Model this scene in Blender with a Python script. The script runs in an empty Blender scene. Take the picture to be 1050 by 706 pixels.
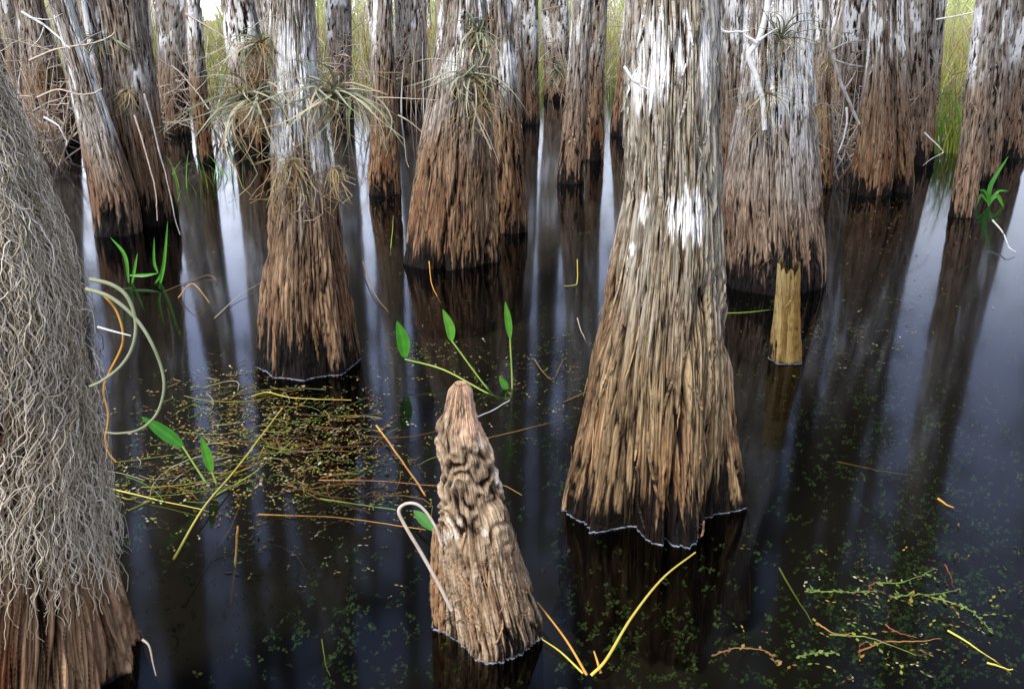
import bpy, math, random
import numpy as np
from mathutils import Vector

S = bpy.context.scene
COL = S.collection
rng = np.random.default_rng(11)
random.seed(11)

# ------------------------------------------------------------------ camera
PW, PH = 1050.0, 706.0
FOC = 980.0
PITCH = math.atan(333.0 / 980.0)
CAMH = 1.6
cam_d = bpy.data.cameras.new("camera")
cam = bpy.data.objects.new("camera", cam_d)
COL.objects.link(cam)
cam.location = (0, 0, CAMH)
cam.rotation_euler = (math.pi / 2 - PITCH, 0, 0)
cam_d.sensor_width = 36.0
cam_d.lens = FOC / PW * 36.0
cam_d.clip_start = 0.05
cam_d.clip_end = 5000
S.camera = cam

# ------------------------------------------------------------------ light
SUN_DIR = Vector((-0.40, -0.55, 0.95)).normalized()     # towards the sun
sun_el = math.asin(SUN_DIR.z)
sun_rot = math.atan2(SUN_DIR.x, SUN_DIR.y)
world = bpy.data.worlds.new("World")
S.world = world
world.use_nodes = True
wn, wl = world.node_tree.nodes, world.node_tree.links
wn.clear()
wo = wn.new("ShaderNodeOutputWorld")
bg = wn.new("ShaderNodeBackground")
sky = wn.new("ShaderNodeTexSky")
sky.sky_type = 'NISHITA'
sky.sun_disc = False
sky.sun_elevation = sun_el
sky.sun_rotation = sun_rot
sky.air_density = 1.0
sky.dust_density = 2.0
tc = wn.new("ShaderNodeTexCoord")
cl = wn.new("ShaderNodeTexNoise")
cl.inputs["Scale"].default_value = 2.2
cl.inputs["Detail"].default_value = 5
wl.new(tc.outputs["Generated"], cl.inputs["Vector"])
clr = wn.new("ShaderNodeMapRange")
clr.inputs["From Min"].default_value = 0.35
clr.inputs["From Max"].default_value = 0.7
clr.inputs["To Min"].default_value = 0.55
clr.inputs["To Max"].default_value = 0.80
wl.new(cl.outputs["Fac"], clr.inputs["Value"])
cm = wn.new("ShaderNodeMixRGB")
# thin overcast: bright and white low down, bluer and dimmer overhead
sxyz = wn.new("ShaderNodeSeparateXYZ")
wl.new(tc.outputs["Generated"], sxyz.inputs["Vector"])
crp = wn.new("ShaderNodeValToRGB")
crp.color_ramp.elements[0].position = 0.0
crp.color_ramp.elements[0].color = (1.0, 1.0, 1.0, 1)
crp.color_ramp.elements[1].position = 0.75
crp.color_ramp.elements[1].color = (0.10, 0.12, 0.19, 1)
e_ = crp.color_ramp.elements.new(0.19); e_.color = (0.74, 0.77, 0.85, 1)
e_ = crp.color_ramp.elements.new(0.29); e_.color = (0.33, 0.37, 0.52, 1)
e_ = crp.color_ramp.elements.new(0.42); e_.color = (0.23, 0.275, 0.43, 1)
e_ = crp.color_ramp.elements.new(0.55); e_.color = (0.115, 0.14, 0.22, 1)
wl.new(sxyz.outputs["Z"], crp.inputs["Fac"])
csc = wn.new("ShaderNodeMixRGB"); csc.blend_type = 'MULTIPLY'; csc.inputs["Fac"].default_value = 1
csc.inputs["Color2"].default_value = (41, 41, 41, 1)
wl.new(crp.outputs["Color"], csc.inputs["Color1"])
# brighter towards the sun's side of the sky
sxr = wn.new("ShaderNodeMapRange")
sxr.inputs["From Min"].default_value = -0.4; sxr.inputs["From Max"].default_value = 0.4
sxr.inputs["To Min"].default_value = 1.35; sxr.inputs["To Max"].default_value = 0.62
wl.new(sxyz.outputs["X"], sxr.inputs["Value"])
csx = wn.new("ShaderNodeMixRGB"); csx.blend_type = 'MULTIPLY'; csx.inputs["Fac"].default_value = 1
wl.new(csc.outputs["Color"], csx.inputs["Color1"]); wl.new(sxr.outputs["Result"], csx.inputs["Color2"])
wl.new(csx.outputs["Color"], cm.inputs["Color2"])
wl.new(clr.outputs["Result"], cm.inputs["Fac"])
wl.new(sky.outputs["Color"], cm.inputs["Color1"])
wl.new(cm.outputs["Color"], bg.inputs["Color"])
bg.inputs["Strength"].default_value = 0.10
wl.new(bg.outputs["Background"], wo.inputs["Surface"])

sun_d = bpy.data.lights.new("sun", 'SUN')
sun_d.energy = 3.7
sun_d.angle = math.radians(9)
sun_d.color = (1.0, 0.93, 0.83)
sun = bpy.data.objects.new("sun", sun_d)
COL.objects.link(sun)
sun.location = (0, 0, 30)
sun.rotation_euler = SUN_DIR.to_track_quat('Z', 'Y').to_euler()

vs = S.view_settings
vs.view_transform = 'Standard'
vs.look = 'None'
vs.exposure = 0.38
vs.gamma = 1
vs.use_curve_mapping = False
S.render.engine = 'CYCLES'
cy = S.cycles
cy.max_bounces = 6
cy.diffuse_bounces = 2
cy.glossy_bounces = 3
cy.transmission_bounces = 3
cy.transparent_max_bounces = 8
cy.caustics_reflective = False
cy.caustics_refractive = False
cy.use_denoising = True

# ------------------------------------------------------------------ projection helpers
_cp, _sp = math.cos(PITCH), math.sin(PITCH)


def ray(px, py):
    u = (px - PW / 2) / FOC
    v = (py - PH / 2) / FOC
    return np.array([u, _cp - v * _sp, -_sp - v * _cp])


def at_water(px, py, z=0.0):
    d = ray(px, py)
    t = (z - CAMH) / d[2]
    return np.array([0, 0, CAMH]) + d * t


def at_depth(px, py, Y):
    d = ray(px, py)
    return np.array([0, 0, CAMH]) + d * (Y / d[1])


def project(P):
    x, y, z = P[..., 0], P[..., 1], P[..., 2] - CAMH
    dep = y * _cp - z * _sp
    up = y * _sp + z * _cp
    return PW / 2 + FOC * x / dep, PH / 2 - FOC * up / dep


# ------------------------------------------------------------------ noise (numpy)
def hsh(i, j, k=0):
    i = np.asarray(i).astype(np.int64); j = np.asarray(j).astype(np.int64)
    h = (i * 374761393 + j * 668265263 + int(k) * 2147483647 + 1013904223) & 0xFFFFFFFF
    h = ((h ^ (h >> 13)) * 1274126177) & 0xFFFFFFFF
    h = ((h ^ (h >> 16)) * 2246822519) & 0xFFFFFFFF
    h = h ^ (h >> 15)
    return (h & 0xFFFFFF) / float(0x1000000)


def vnoise(x, y, per, seed):
    xi = np.floor(x); yi = np.floor(y)
    fx = x - xi; fy = y - yi
    fx = fx * fx * (3 - 2 * fx); fy = fy * fy * (3 - 2 * fy)
    x0 = np.mod(xi, per); x1 = np.mod(xi + 1, per)
    a = hsh(x0, yi, seed); b = hsh(x1, yi, seed)
    c = hsh(x0, yi + 1, seed); d = hsh(x1, yi + 1, seed)
    return (a * (1 - fx) + b * fx) * (1 - fy) + (c * (1 - fx) + d * fx) * fy


def fbm(u, s, n, fs, seed, octv=3):
    """u in turns, s in metres; n cells round, fs cells per metre"""
    t = 0; a = 0.5; tot = 0
    n = max(2, int(n))
    for o in range(octv):
        t = t + a * vnoise(u * n, s * fs, n, seed + o * 17)
        tot += a; a *= 0.5; n *= 2; fs *= 2
    return t / tot


def voro(a, b, N, seed):
    ai = np.floor(a); bi = np.floor(b)
    f1 = np.full(a.shape, 9.0); f2 = np.full(a.shape, 9.0)
    cell = np.zeros(a.shape); db = np.zeros(a.shape)
    for di in (-1, 0, 1):
        for dj in (-1, 0, 1):
            ci = np.mod(ai + di, N); cj = bi + dj
            jx = hsh(ci, cj, seed); jy = hsh(ci, cj, seed + 1)
            dx = ai + di + 0.15 + 0.7 * jx - a
            dy = bi + dj + jy - b
            d = np.sqrt(dx * dx + (dy * 0.62) ** 2)
            near = d < f1
            f2 = np.where(near, f1, np.minimum(f2, d))
            cell = np.where(near, hsh(ci, cj, seed + 2), cell)
            db = np.where(near, dy, db)
            f1 = np.where(near, d, f1)
    return f1, f2, cell, db


def sstep(a, b, x):
    t = np.clip((x - a) / (b - a), 0, 1)
    return t * t * (3 - 2 * t)


# ------------------------------------------------------------------ mesh helpers
def build(name, V, Q, mat, parent=None, attrs=None, smooth=True, loc=None):
    V = np.asarray(V, dtype=np.float32).reshape(-1, 3)
    Q = np.asarray(Q, dtype=np.int32).reshape(-1, 4)
    me = bpy.data.meshes.new(name)
    me.vertices.add(len(V))
    me.vertices.foreach_set("co", V.ravel())
    me.loops.add(Q.size)
    me.loops.foreach_set("vertex_index", Q.ravel())
    me.polygons.add(len(Q))
    me.polygons.foreach_set("loop_start", np.arange(0, Q.size, 4, dtype=np.int32))
    me.polygons.foreach_set("use_smooth", np.full(len(Q), smooth, dtype=bool))
    me.update(calc_edges=True)
    for k, arr in (attrs or {}).items():
        arr = np.asarray(arr, dtype=np.float32)
        if arr.ndim == 2:
            at = me.attributes.new(k, 'FLOAT_VECTOR', 'POINT')
            at.data.foreach_set("vector", arr.ravel())
        else:
            at = me.attributes.new(k, 'FLOAT', 'POINT')
            at.data.foreach_set("value", arr.ravel())
    me.materials.append(mat)
    o = bpy.data.objects.new(name, me)
    COL.objects.link(o)
    if parent is not None:
        o.parent = parent
    if loc is not None:
        o.location = loc
    return o


def empty(name, loc):
    o = bpy.data.objects.new(name, None)
    COL.objects.link(o)
    o.location = loc
    o.empty_display_size = 0.1
    return o


def tag(o, label=None, cat=None, group=None, kind=None):
    if label: o["label"] = label
    if cat: o["category"] = cat
    if group: o["group"] = group
    if kind: o["kind"] = kind
    return o


def grid_quads(nu, ns, wrap=True, base=0):
    i = np.arange(ns - 1)[:, None]; j = np.arange(nu if wrap else nu - 1)[None, :]
    j2 = (j + 1) % nu if wrap else j + 1
    q = np.stack([i * nu + j, i * nu + j2, (i + 1) * nu + j2, (i + 1) * nu + j], -1)
    return q.reshape(-1, 4) + base


def tubes(P, R, sides=4):
    """P (S,K,3) centre lines, R (S,K) radii -> V, Q"""
    P = np.asarray(P, float); R = np.asarray(R, float)
    n, K = P.shape[:2]
    T = np.gradient(P, axis=1)
    T /= np.linalg.norm(T, axis=-1, keepdims=True) + 1e-9
    ref = np.zeros_like(T); ref[..., 1] = 1
    par = np.abs(T[..., 1]) > 0.95
    ref[par] = (1, 0, 0)
    A = np.cross(T, ref); A /= np.linalg.norm(A, axis=-1, keepdims=True) + 1e-9
    B = np.cross(T, A)
    ang = np.arange(sides) / sides * 2 * np.pi
    V = P[:, :, None, :] + R[:, :, None, None] * (np.cos(ang)[None, None, :, None] * A[:, :, None, :] + np.sin(ang)[None, None, :, None] * B[:, :, None, :])
    q = grid_quads(sides, K)
    Q = q[None] + (np.arange(n) * K * sides)[:, None, None]
    return V.reshape(-1, 3), Q.reshape(-1, 4)


def spline(pts, k):
    """Catmull-Rom resample of a control polyline"""
    p = np.asarray(pts, float)
    p = np.vstack([2 * p[0] - p[1], p, 2 * p[-1] - p[-2]])
    n = len(p) - 3
    out = []
    for t in np.linspace(0, n - 1e-6, k):
        i = int(t); f = t - i
        a, b, c, d = p[i:i + 4]
        out.append(0.5 * (2 * b + (c - a) * f + (2 * a - 5 * b + 4 * c - d) * f * f + (3 * b - a - 3 * c + d) * f ** 3))
    return np.array(out)


def join(parts):
    Vs, Qs, off = [], [], 0
    for V, Q in parts:
        Vs.append(V); Qs.append(Q + off); off += len(V)
    return np.vstack(Vs), np.vstack(Qs)


# ------------------------------------------------------------------ materials
def newmat(name):
    m = bpy.data.materials.new(name)
    m.use_nodes = True
    nt = m.node_tree
    return m, nt.nodes, nt.links, nt.nodes["Principled BSDF"]


def attr(n, name):
    a = n.new("ShaderNodeAttribute"); a.attribute_name = name
    return a


def mixc(n, l, fac, c1, c2, blend='MIX'):
    m = n.new("ShaderNodeMixRGB"); m.blend_type = blend
    for sock, v in ((m.inputs[0], fac), (m.inputs[1], c1), (m.inputs[2], c2)):
        if hasattr(v, "links"):
            l.new(v, sock)
        elif isinstance(v, (int, float)):
            sock.default_value = v
        else:
            sock.default_value = (*v, 1)
    return m.outputs[0]


def math_(n, l, op, a, b, clamp=False):
    m = n.new("ShaderNodeMath"); m.operation = op; m.use_clamp = clamp
    for sock, v in ((m.inputs[0], a), (m.inputs[1], b)):
        if hasattr(v, "links"): l.new(v, sock)
        else: sock.default_value = v
    return m.outputs[0]


def rng_(n, l, x, a, b, c=0.0, d=1.0):
    m = n.new("ShaderNodeMapRange")
    l.new(x, m.inputs["Value"])
    m.inputs["From Min"].default_value = a; m.inputs["From Max"].default_value = b
    m.inputs["To Min"].default_value = c; m.inputs["To Max"].default_value = d
    return m.outputs["Result"]


def noise(n, l, vec, scale, detail=4, rough=0.55):
    t = n.new("ShaderNodeTexNoise")
    t.inputs["Scale"].default_value = scale
    t.inputs["Detail"].default_value = detail
    t.inputs["Roughness"].default_value = rough
    if vec is not None: l.new(vec, t.inputs["Vector"])
    return t.outputs["Fac"]


def bark_material(name, fissure, brown, tan, red, grey, white, crk_min=0.34, zs=0.42, low_tint=(0.84, 0.68, 0.56)):
    m, n, l, p = newmat(name)
    bc = attr(n, "bc").outputs["Vector"]
    mp_ = n.new("ShaderNodeMapping"); mp_.inputs["Scale"].default_value = (1, 1, 5)
    l.new(bc, mp_.inputs["Vector"])
    bc2 = mp_.outputs["Vector"]
    hgt = attr(n, "hgt").outputs["Fac"]
    cell = attr(n, "cell").outputs["Fac"]
    gr = attr(n, "grey").outputs["Fac"]
    li = attr(n, "lich").outputs["Fac"]
    wet = attr(n, "wet").outputs["Fac"]
    fine = rng_(n, l, noise(n, l, bc, 85, 5, 0.7), 0.34, 0.66)
    flake = rng_(n, l, noise(n, l, bc2, 120, 4, 0.6), 0.36, 0.64)
    wz = n.new("ShaderNodeTexNoise"); wz.inputs["Scale"].default_value = 30; wz.inputs["Detail"].default_value = 3
    l.new(bc, wz.inputs["Vector"])
    wsub = n.new("ShaderNodeVectorMath"); wsub.operation = 'MULTIPLY_ADD'
    l.new(wz.outputs["Color"], wsub.inputs[0]); wsub.inputs[1].default_value = (0.030, 0.030, 0.030)
    ms_ = n.new("ShaderNodeMapping"); ms_.inputs["Scale"].default_value = (1, 1, zs)
    l.new(bc, ms_.inputs["Vector"]); l.new(ms_.outputs["Vector"], wsub.inputs[2])
    flk, crk = [], []
    for sc_ in (62, 125):
        va = n.new("ShaderNodeTexVoronoi"); va.inputs["Scale"].default_value = sc_
        vb = n.new("ShaderNodeTexVoronoi"); vb.feature = 'DISTANCE_TO_EDGE'; vb.inputs["Scale"].default_value = sc_
        l.new(wsub.outputs[0], va.inputs["Vector"]); l.new(wsub.outputs[0], vb.inputs["Vector"])
        sp_ = n.new("ShaderNodeSeparateColor"); l.new(va.outputs["Color"], sp_.inputs[0])
        flk.append(sp_.outputs[0]); crk.append(vb.outputs["Distance"])
    flkv = math_(n, l, 'ADD', math_(n, l, 'MULTIPLY', flk[0], 0.6), math_(n, l, 'MULTIPLY', flk[1], 0.4))
    crack = math_(n, l, 'MULTIPLY', rng_(n, l, crk[0], 0.0, 0.13), rng_(n, l, crk[1], 0.0, 0.10, 0.45, 1.0))
    mott = noise(n, l, bc, 9, 4, 0.6)
    # ridges are weathered tan, the inner bark between them is darker brown
    tex = math_(n, l, 'ADD', math_(n, l, 'ADD', math_(n, l, 'MULTIPLY', fine, 0.35), math_(n, l, 'MULTIPLY', flake, 0.2)), math_(n, l, 'MULTIPLY', flkv, 0.45))
    f = math_(n, l, 'ADD', math_(n, l, 'MULTIPLY', hgt, 0.55), math_(n, l, 'MULTIPLY', tex, 0.60))
    f = rng_(n, l, f, 0.36, 0.92)
    c = mixc(n, l, f, brown, tan)
    c = mixc(n, l, rng_(n, l, math_(n, l, 'ADD', math_(n, l, 'MULTIPLY', cell, 0.5), math_(n, l, 'MULTIPLY', mott, 0.6)), 0.55, 0.80, 0, 0.75), c, red)
    gfac = math_(n, l, 'MULTIPLY', gr, rng_(n, l, math_(n, l, 'ADD', math_(n, l, 'MULTIPLY', f, 0.7), math_(n, l, 'MULTIPLY', mott, 0.6)), 0.42, 0.85), True)
    c = mixc(n, l, gfac, c, grey)
    c = mixc(n, l, rng_(n, l, crack, 0.0, 1.0, crk_min, 1.0), fissure, c)
    fz = rng_(n, l, math_(n, l, 'ADD', hgt, math_(n, l, 'MULTIPLY', math_(n, l, 'SUBTRACT', tex, 0.5), 0.42)), 0.17, 0.42)
    c = mixc(n, l, fz, fissure, c)
    lf = math_(n, l, 'MULTIPLY', math_(n, l, 'MULTIPLY', li, 1.2), rng_(n, l, math_(n, l, 'ADD', math_(n, l, 'MULTIPLY', tex, 0.5), math_(n, l, 'MULTIPLY', hgt, 0.5)), 0.40, 0.60), True)
    c = mixc(n, l, lf, c, white)
    c = mixc(n, l, math_(n, l, 'MULTIPLY', attr(n, "low").outputs["Fac"], rng_(n, l, mott, 0.3, 0.6, 0.35, 1.0)), c, low_tint, 'MULTIPLY')
    wf = math_(n, l, 'SUBTRACT', math_(n, l, 'MULTIPLY', wet, 1.45), math_(n, l, 'MULTIPLY', f, 0.75))
    c = mixc(n, l, rng_(n, l, wf, 0.10, 0.75, 0, 0.97), c, (0.005, 0.004, 0.004))
    l.new(c, p.inputs["Base Color"])
    l.new(rng_(n, l, wet, 0, 1, 0.85, 0.42), p.inputs["Roughness"])
    p.inputs["Specular IOR Level"].default_value = 0.10
    b = n.new("ShaderNodeBump")
    b.inputs["Strength"].default_value = 1.0
    b.inputs["Distance"].default_value = 0.006
    l.new(math_(n, l, 'ADD', math_(n, l, 'MULTIPLY', tex, 0.7), math_(n, l, 'MULTIPLY', crack, 0.5)), b.inputs["Height"])
    l.new(b.outputs["Normal"], p.inputs["Normal"])
    return m


BARK_NEAR = bark_material("bark_near", (0.009, 0.006, 0.0045), (0.075, 0.046, 0.026), (0.46, 0.345, 0.20), (0.19, 0.085, 0.040), (0.46, 0.44, 0.37), (0.86, 0.86, 0.85))
BARK_BROWN = bark_material("bark_brown", (0.009, 0.006, 0.0045), (0.068, 0.040, 0.024), (0.40, 0.275, 0.17), (0.16, 0.066, 0.034), (0.50, 0.475, 0.43), (0.84, 0.84, 0.83))
BARK_GREY = bark_material("bark_grey", (0.011, 0.008, 0.006), (0.09, 0.062, 0.045), (0.43, 0.33, 0.24), (0.19, 0.095, 0.06), (0.54, 0.52, 0.48), (0.80, 0.80, 0.79))
BARK_MOSSY = bark_material("bark_reddish", (0.015, 0.008, 0.005), (0.16, 0.088, 0.046), (0.54, 0.40, 0.26), (0.34, 0.10, 0.04), (0.40, 0.34, 0.24), (0.6, 0.58, 0.5))
KNEE_BARK = bark_material("knee_bark", (0.010, 0.0065, 0.0045), (0.10, 0.058, 0.032), (0.54, 0.41, 0.27), (0.24, 0.12, 0.06), (0.66, 0.43, 0.29), (0.78, 0.74, 0.66), 0.88, 0.3)
STUMP_WOOD = bark_material("stump_wood", (0.03, 0.018, 0.008), (0.22, 0.14, 0.045), (0.50, 0.38, 0.13), (0.42, 0.24, 0.04), (0.50, 0.42, 0.22), (0.56, 0.45, 0.20), 0.8, 0.8)


def plain(name, c1, c2, scale=30, rough=0.6, trans=0.0, spec=0.3, use_var=False):
    m, n, l, p = newmat(name)
    if use_var:
        f = attr(n, "var").outputs["Fac"]
    else:
        t = n.new("ShaderNodeTexCoord")
        f = rng_(n, l, noise(n, l, t.outputs["Object"], scale, 4), 0.3, 0.7)
    c = mixc(n, l, f, c1, c2)
    l.new(c, p.inputs["Base Color"])
    p.inputs["Roughness"].default_value = rough
    p.inputs["Specular IOR Level"].default_value = spec
    if trans:
        tb = n.new("ShaderNodeBsdfTranslucent")
        l.new(c, tb.inputs["Color"])
        mx = n.new("ShaderNodeMixShader"); mx.inputs[0].default_value = trans
        l.new(p.outputs[0], mx.inputs[1]); l.new(tb.outputs[0], mx.inputs[2])
        l.new(mx.outputs[0], n["Material Output"].inputs["Surface"])
    return m


def ramp_mat(name, cols, rough=0.6, trans=0.0, spec=0.3):
    """colour picked by the per-vertex attribute 'var'"""
    m, n, l, p = newmat(name)
    r = n.new("ShaderNodeValToRGB")
    r.color_ramp.interpolation = 'LINEAR'
    while len(r.color_ramp.elements) < len(cols):
        r.color_ramp.elements.new(0.5)
    for i, c in enumerate(cols):
        e = r.color_ramp.elements[i]
        e.position = i / (len(cols) - 1); e.color = (*c, 1)
    l.new(attr(n, "var").outputs["Fac"], r.inputs["Fac"])
    l.new(r.outputs["Color"], p.inputs["Base Color"])
    p.inputs["Roughness"].default_value = rough
    p.inputs["Specular IOR Level"].default_value = spec
    if trans:
        tb = n.new("ShaderNodeBsdfTranslucent")
        l.new(r.outputs["Color"], tb.inputs["Color"])
        mx = n.new("ShaderNodeMixShader"); mx.inputs[0].default_value = trans
        l.new(p.outputs[0], mx.inputs[1]); l.new(tb.outputs[0], mx.inputs[2])
        l.new(mx.outputs[0], n["Material Output"].inputs["Surface"])
    return m


MOSS = ramp_mat("spanish_moss", [(0.15, 0.115, 0.07), (0.46, 0.39, 0.28), (0.70, 0.62, 0.49), (0.84, 0.78, 0.67)], 0.8)
AIR_LEAF = ramp_mat("air_plant_leaf", [(0.10, 0.12, 0.05), (0.22, 0.25, 0.15), (0.40, 0.42, 0.33), (0.50, 0.46, 0.30)], 0.6, 0.15)
DRY_LEAF = ramp_mat("dry_leaf", [(0.16, 0.10, 0.045), (0.36, 0.23, 0.09), (0.46, 0.36, 0.19), (0.60, 0.54, 0.40)], 0.7, 0.2)
GREEN_LEAF = ramp_mat("fresh_leaf", [(0.03, 0.16, 0.012), (0.055, 0.29, 0.018), (0.17, 0.44, 0.05)], 0.4, 0.25, 0.5)
DIM_LEAF = ramp_mat("underwater_leaf", [(0.02, 0.08, 0.015), (0.04, 0.15, 0.02), (0.06, 0.2, 0.03)], 0.5, 0.2)
REED_YELLOW = plain("reed_yellow", (0.60, 0.42, 0.06), (0.50, 0.52, 0.10), 12)
REED_ORANGE = plain("reed_orange", (0.50, 0.20, 0.03), (0.62, 0.36, 0.08), 12)
REED_GREEN = plain("reed_green", (0.20, 0.38, 0.05), (0.42, 0.50, 0.10), 9)
WEED_GREEN = plain("weed_green", (0.07, 0.12, 0.02), (0.20, 0.26, 0.06), 20)
WEED_RED = plain("weed_red", (0.16, 0.04, 0.02), (0.28, 0.10, 0.05), 20)
WEED_ORANGE = plain("weed_orange", (0.22, 0.09, 0.02), (0.40, 0.21, 0.06), 20)
REED_BROWN = plain("reed_brown", (0.16, 0.09, 0.03), (0.28, 0.17, 0.06), 14)
REED_RED = plain("reed_red", (0.40, 0.09, 0.04), (0.45, 0.22, 0.10), 14)
DEAD_WOOD = plain("dead_wood", (0.62, 0.60, 0.57), (0.85, 0.84, 0.82), 25, 0.8)
GREY_WOOD = plain("grey_dead_wood", (0.25, 0.21, 0.18), (0.52, 0.50, 0.48), 25, 0.8)
PALE_STEM = plain("pale_stem", (0.42, 0.34, 0.26), (0.62, 0.54, 0.44), 30, 0.7)
LOOP_LEAF = plain("loop_leaf", (0.16, 0.19, 0.085), (0.34, 0.36, 0.24), 8, 0.6)
GLINT = plain("painted_glint", (0.02, 0.024, 0.03), (0.24, 0.27, 0.33), 45, 0.3)  # sky glint on the meniscus, put into a pale diffuse colour
TWIG = plain("crown_twig", (0.10, 0.08, 0.065), (0.22, 0.19, 0.17), 3, 0.9)
CROWN_LEAF = ramp_mat("cypress_needles", [(0.05, 0.08, 0.02), (0.09, 0.12, 0.035)], 0.7, 0.3)

# ------------------------------------------------------------------ ground and water
m_peat, n, l, p = newmat("peat_bottom")
t = n.new("ShaderNodeTexCoord")
l.new(mixc(n, l, noise(n, l, t.outputs["Object"], 5, 6), (0.003, 0.0025, 0.002), (0.012, 0.010, 0.006)), p.inputs["Base Color"])
p.inputs["Roughness"].default_value = 0.95
big = 1500.0
bot = build("swamp_bottom", [(-big, -60, -0.5), (big, -60, -0.5), (big, big, -0.5), (-big, big, -0.5)], [(0, 1, 2, 3)], m_peat, smooth=False)
tag(bot, kind="structure")

m_water = bpy.data.materials.new("swamp_water")
m_water.use_nodes = True
n, l = m_water.node_tree.nodes, m_water.node_tree.links
n.clear()
mo = n.new("ShaderNodeOutputMaterial")
gl = n.new("ShaderNodeBsdfGlossy")
gl.distribution = 'GGX'
gl.inputs["Color"].default_value = (0.78, 0.82, 0.92, 1)
gl.inputs["Roughness"].default_value = 0.075
tr = n.new("ShaderNodeBsdfTransparent")
tr.inputs["Color"].default_value = (0.56, 0.55, 0.46, 1)
fr = n.new("ShaderNodeFresnel")
fr.inputs["IOR"].default_value = 1.28
t = n.new("ShaderNodeTexCoord")
mp = n.new("ShaderNodeMapping")
mp.inputs["Scale"].default_value = (1.0, 0.8, 1.0)
l.new(t.outputs["Object"], mp.inputs["Vector"])
bp = n.new("ShaderNodeBump")
bp.inputs["Strength"].default_value = 0.012
bp.inputs["Distance"].default_value = 0.05
l.new(noise(n, l, mp.outputs["Vector"], 3.0, 2), bp.inputs["Height"])
l.new(bp.outputs["Normal"], gl.inputs["Normal"])
mx = n.new("ShaderNodeMixShader")
l.new(fr.outputs[0], mx.inputs[0]); l.new(tr.outputs[0], mx.inputs[1]); l.new(gl.outputs[0], mx.inputs[2])
l.new(mx.outputs[0], mo.inputs["Surface"])
wat = build("water", [(-big, -60, 0), (big, -60, 0), (big, big, 0), (-big, big, 0)], [(0, 1, 2, 3)], m_water, smooth=False)
tag(wat, kind="structure")

m_bank = plain("bank_soil", (0.09, 0.08, 0.03), (0.20, 0.17, 0.07), 2, 0.9)
xs = np.linspace(-900, 900, 161); ys = np.concatenate([np.linspace(23, 60, 40), np.linspace(65, 1200, 30)])
X, Yg = np.meshgrid(xs, ys)
Zg = -0.25 + 0.45 * sstep(23.5, 34, Yg + 3 * np.sin(X * 0.21) + 2 * np.sin(X * 0.53 + 1))
bank = build("bank", np.stack([X, Yg, Zg], -1), grid_quads(161, len(ys), False), m_bank)
tag(bank, kind="structure")


# ------------------------------------------------------------------ trunks
def crown_parts(root, H, axis, z0, R0, rs, dense=1.0, nb=13):
    """bare limbs and thin needles high on the tree; axis(z) gives the local centre of the trunk"""
    P, R, L = [], [], []
    K = 6
    for b in range(nb):
        z = z0 + (H - z0) * (b + rs.random()) / nb
        a = rs.random() * 6.283
        ln = (0.5 + 1.3 * rs.random()) * min(1.0, 0.45 + 2.2 * R0) * (1.15 - 0.7 * (z - z0) / (H - z0))
        d = np.array([math.cos(a), math.sin(a), 0.25 + 0.3 * rs.random()])
        p0 = np.array([*axis(z), z])
        tt = np.linspace(0, 1, K)[:, None]
        bend = np.array([rs.normal() * .15, rs.normal() * .15, 0.12])
        pts = p0 + d * ln * tt + bend * ln * tt ** 2 + rs.normal(size=(K, 3)) * 0.03 * tt
        P.append(pts); R.append(np.linspace(0.028, 0.006, K) * (0.6 + R0))
        for _ in range(4):
            k = rs.integers(1, K); q0 = pts[k]
            a2 = a + rs.normal() * 1.0
            d2 = np.array([math.cos(a2), math.sin(a2), rs.normal() * 0.4 + 0.1])
            l2 = ln * (0.25 + 0.3 * rs.random())
            pt2 = q0 + d2 * l2 * tt + rs.normal(size=(K, 3)) * 0.02 * tt
            P.append(pt2); R.append(np.linspace(0.009, 0.003, K))
            nl = int(20 * dense)
            L.append(pt2[rs.integers(2, K, nl)] + rs.normal(size=(nl, 3)) * np.array([0.10, 0.10, 0.07]))
    V, Q = tubes(np.array(P), np.array(R), 4)
    cr = build("crown", V, Q, TWIG, root)
    C = np.vstack(L); m = len(C)
    A = rs.normal(size=(m, 3)); A /= np.linalg.norm(A, axis=1, keepdims=True)
    B = np.cross(A, rs.normal(size=(m, 3))); B /= np.linalg.norm(B, axis=1, keepdims=True)
    s = (0.04 + 0.06 * rs.random(m))[:, None]
    LV = np.stack([C - A * s, C - B * s * 0.22, C + A * s, C + B * s * 0.22], 1).reshape(-1, 3)
    build("foliage", LV, np.arange(4 * m).reshape(-1, 4), CROWN_LEAF, cr, {"var": np.repeat(rs.random(m), 4)}, smooth=False)


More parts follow.
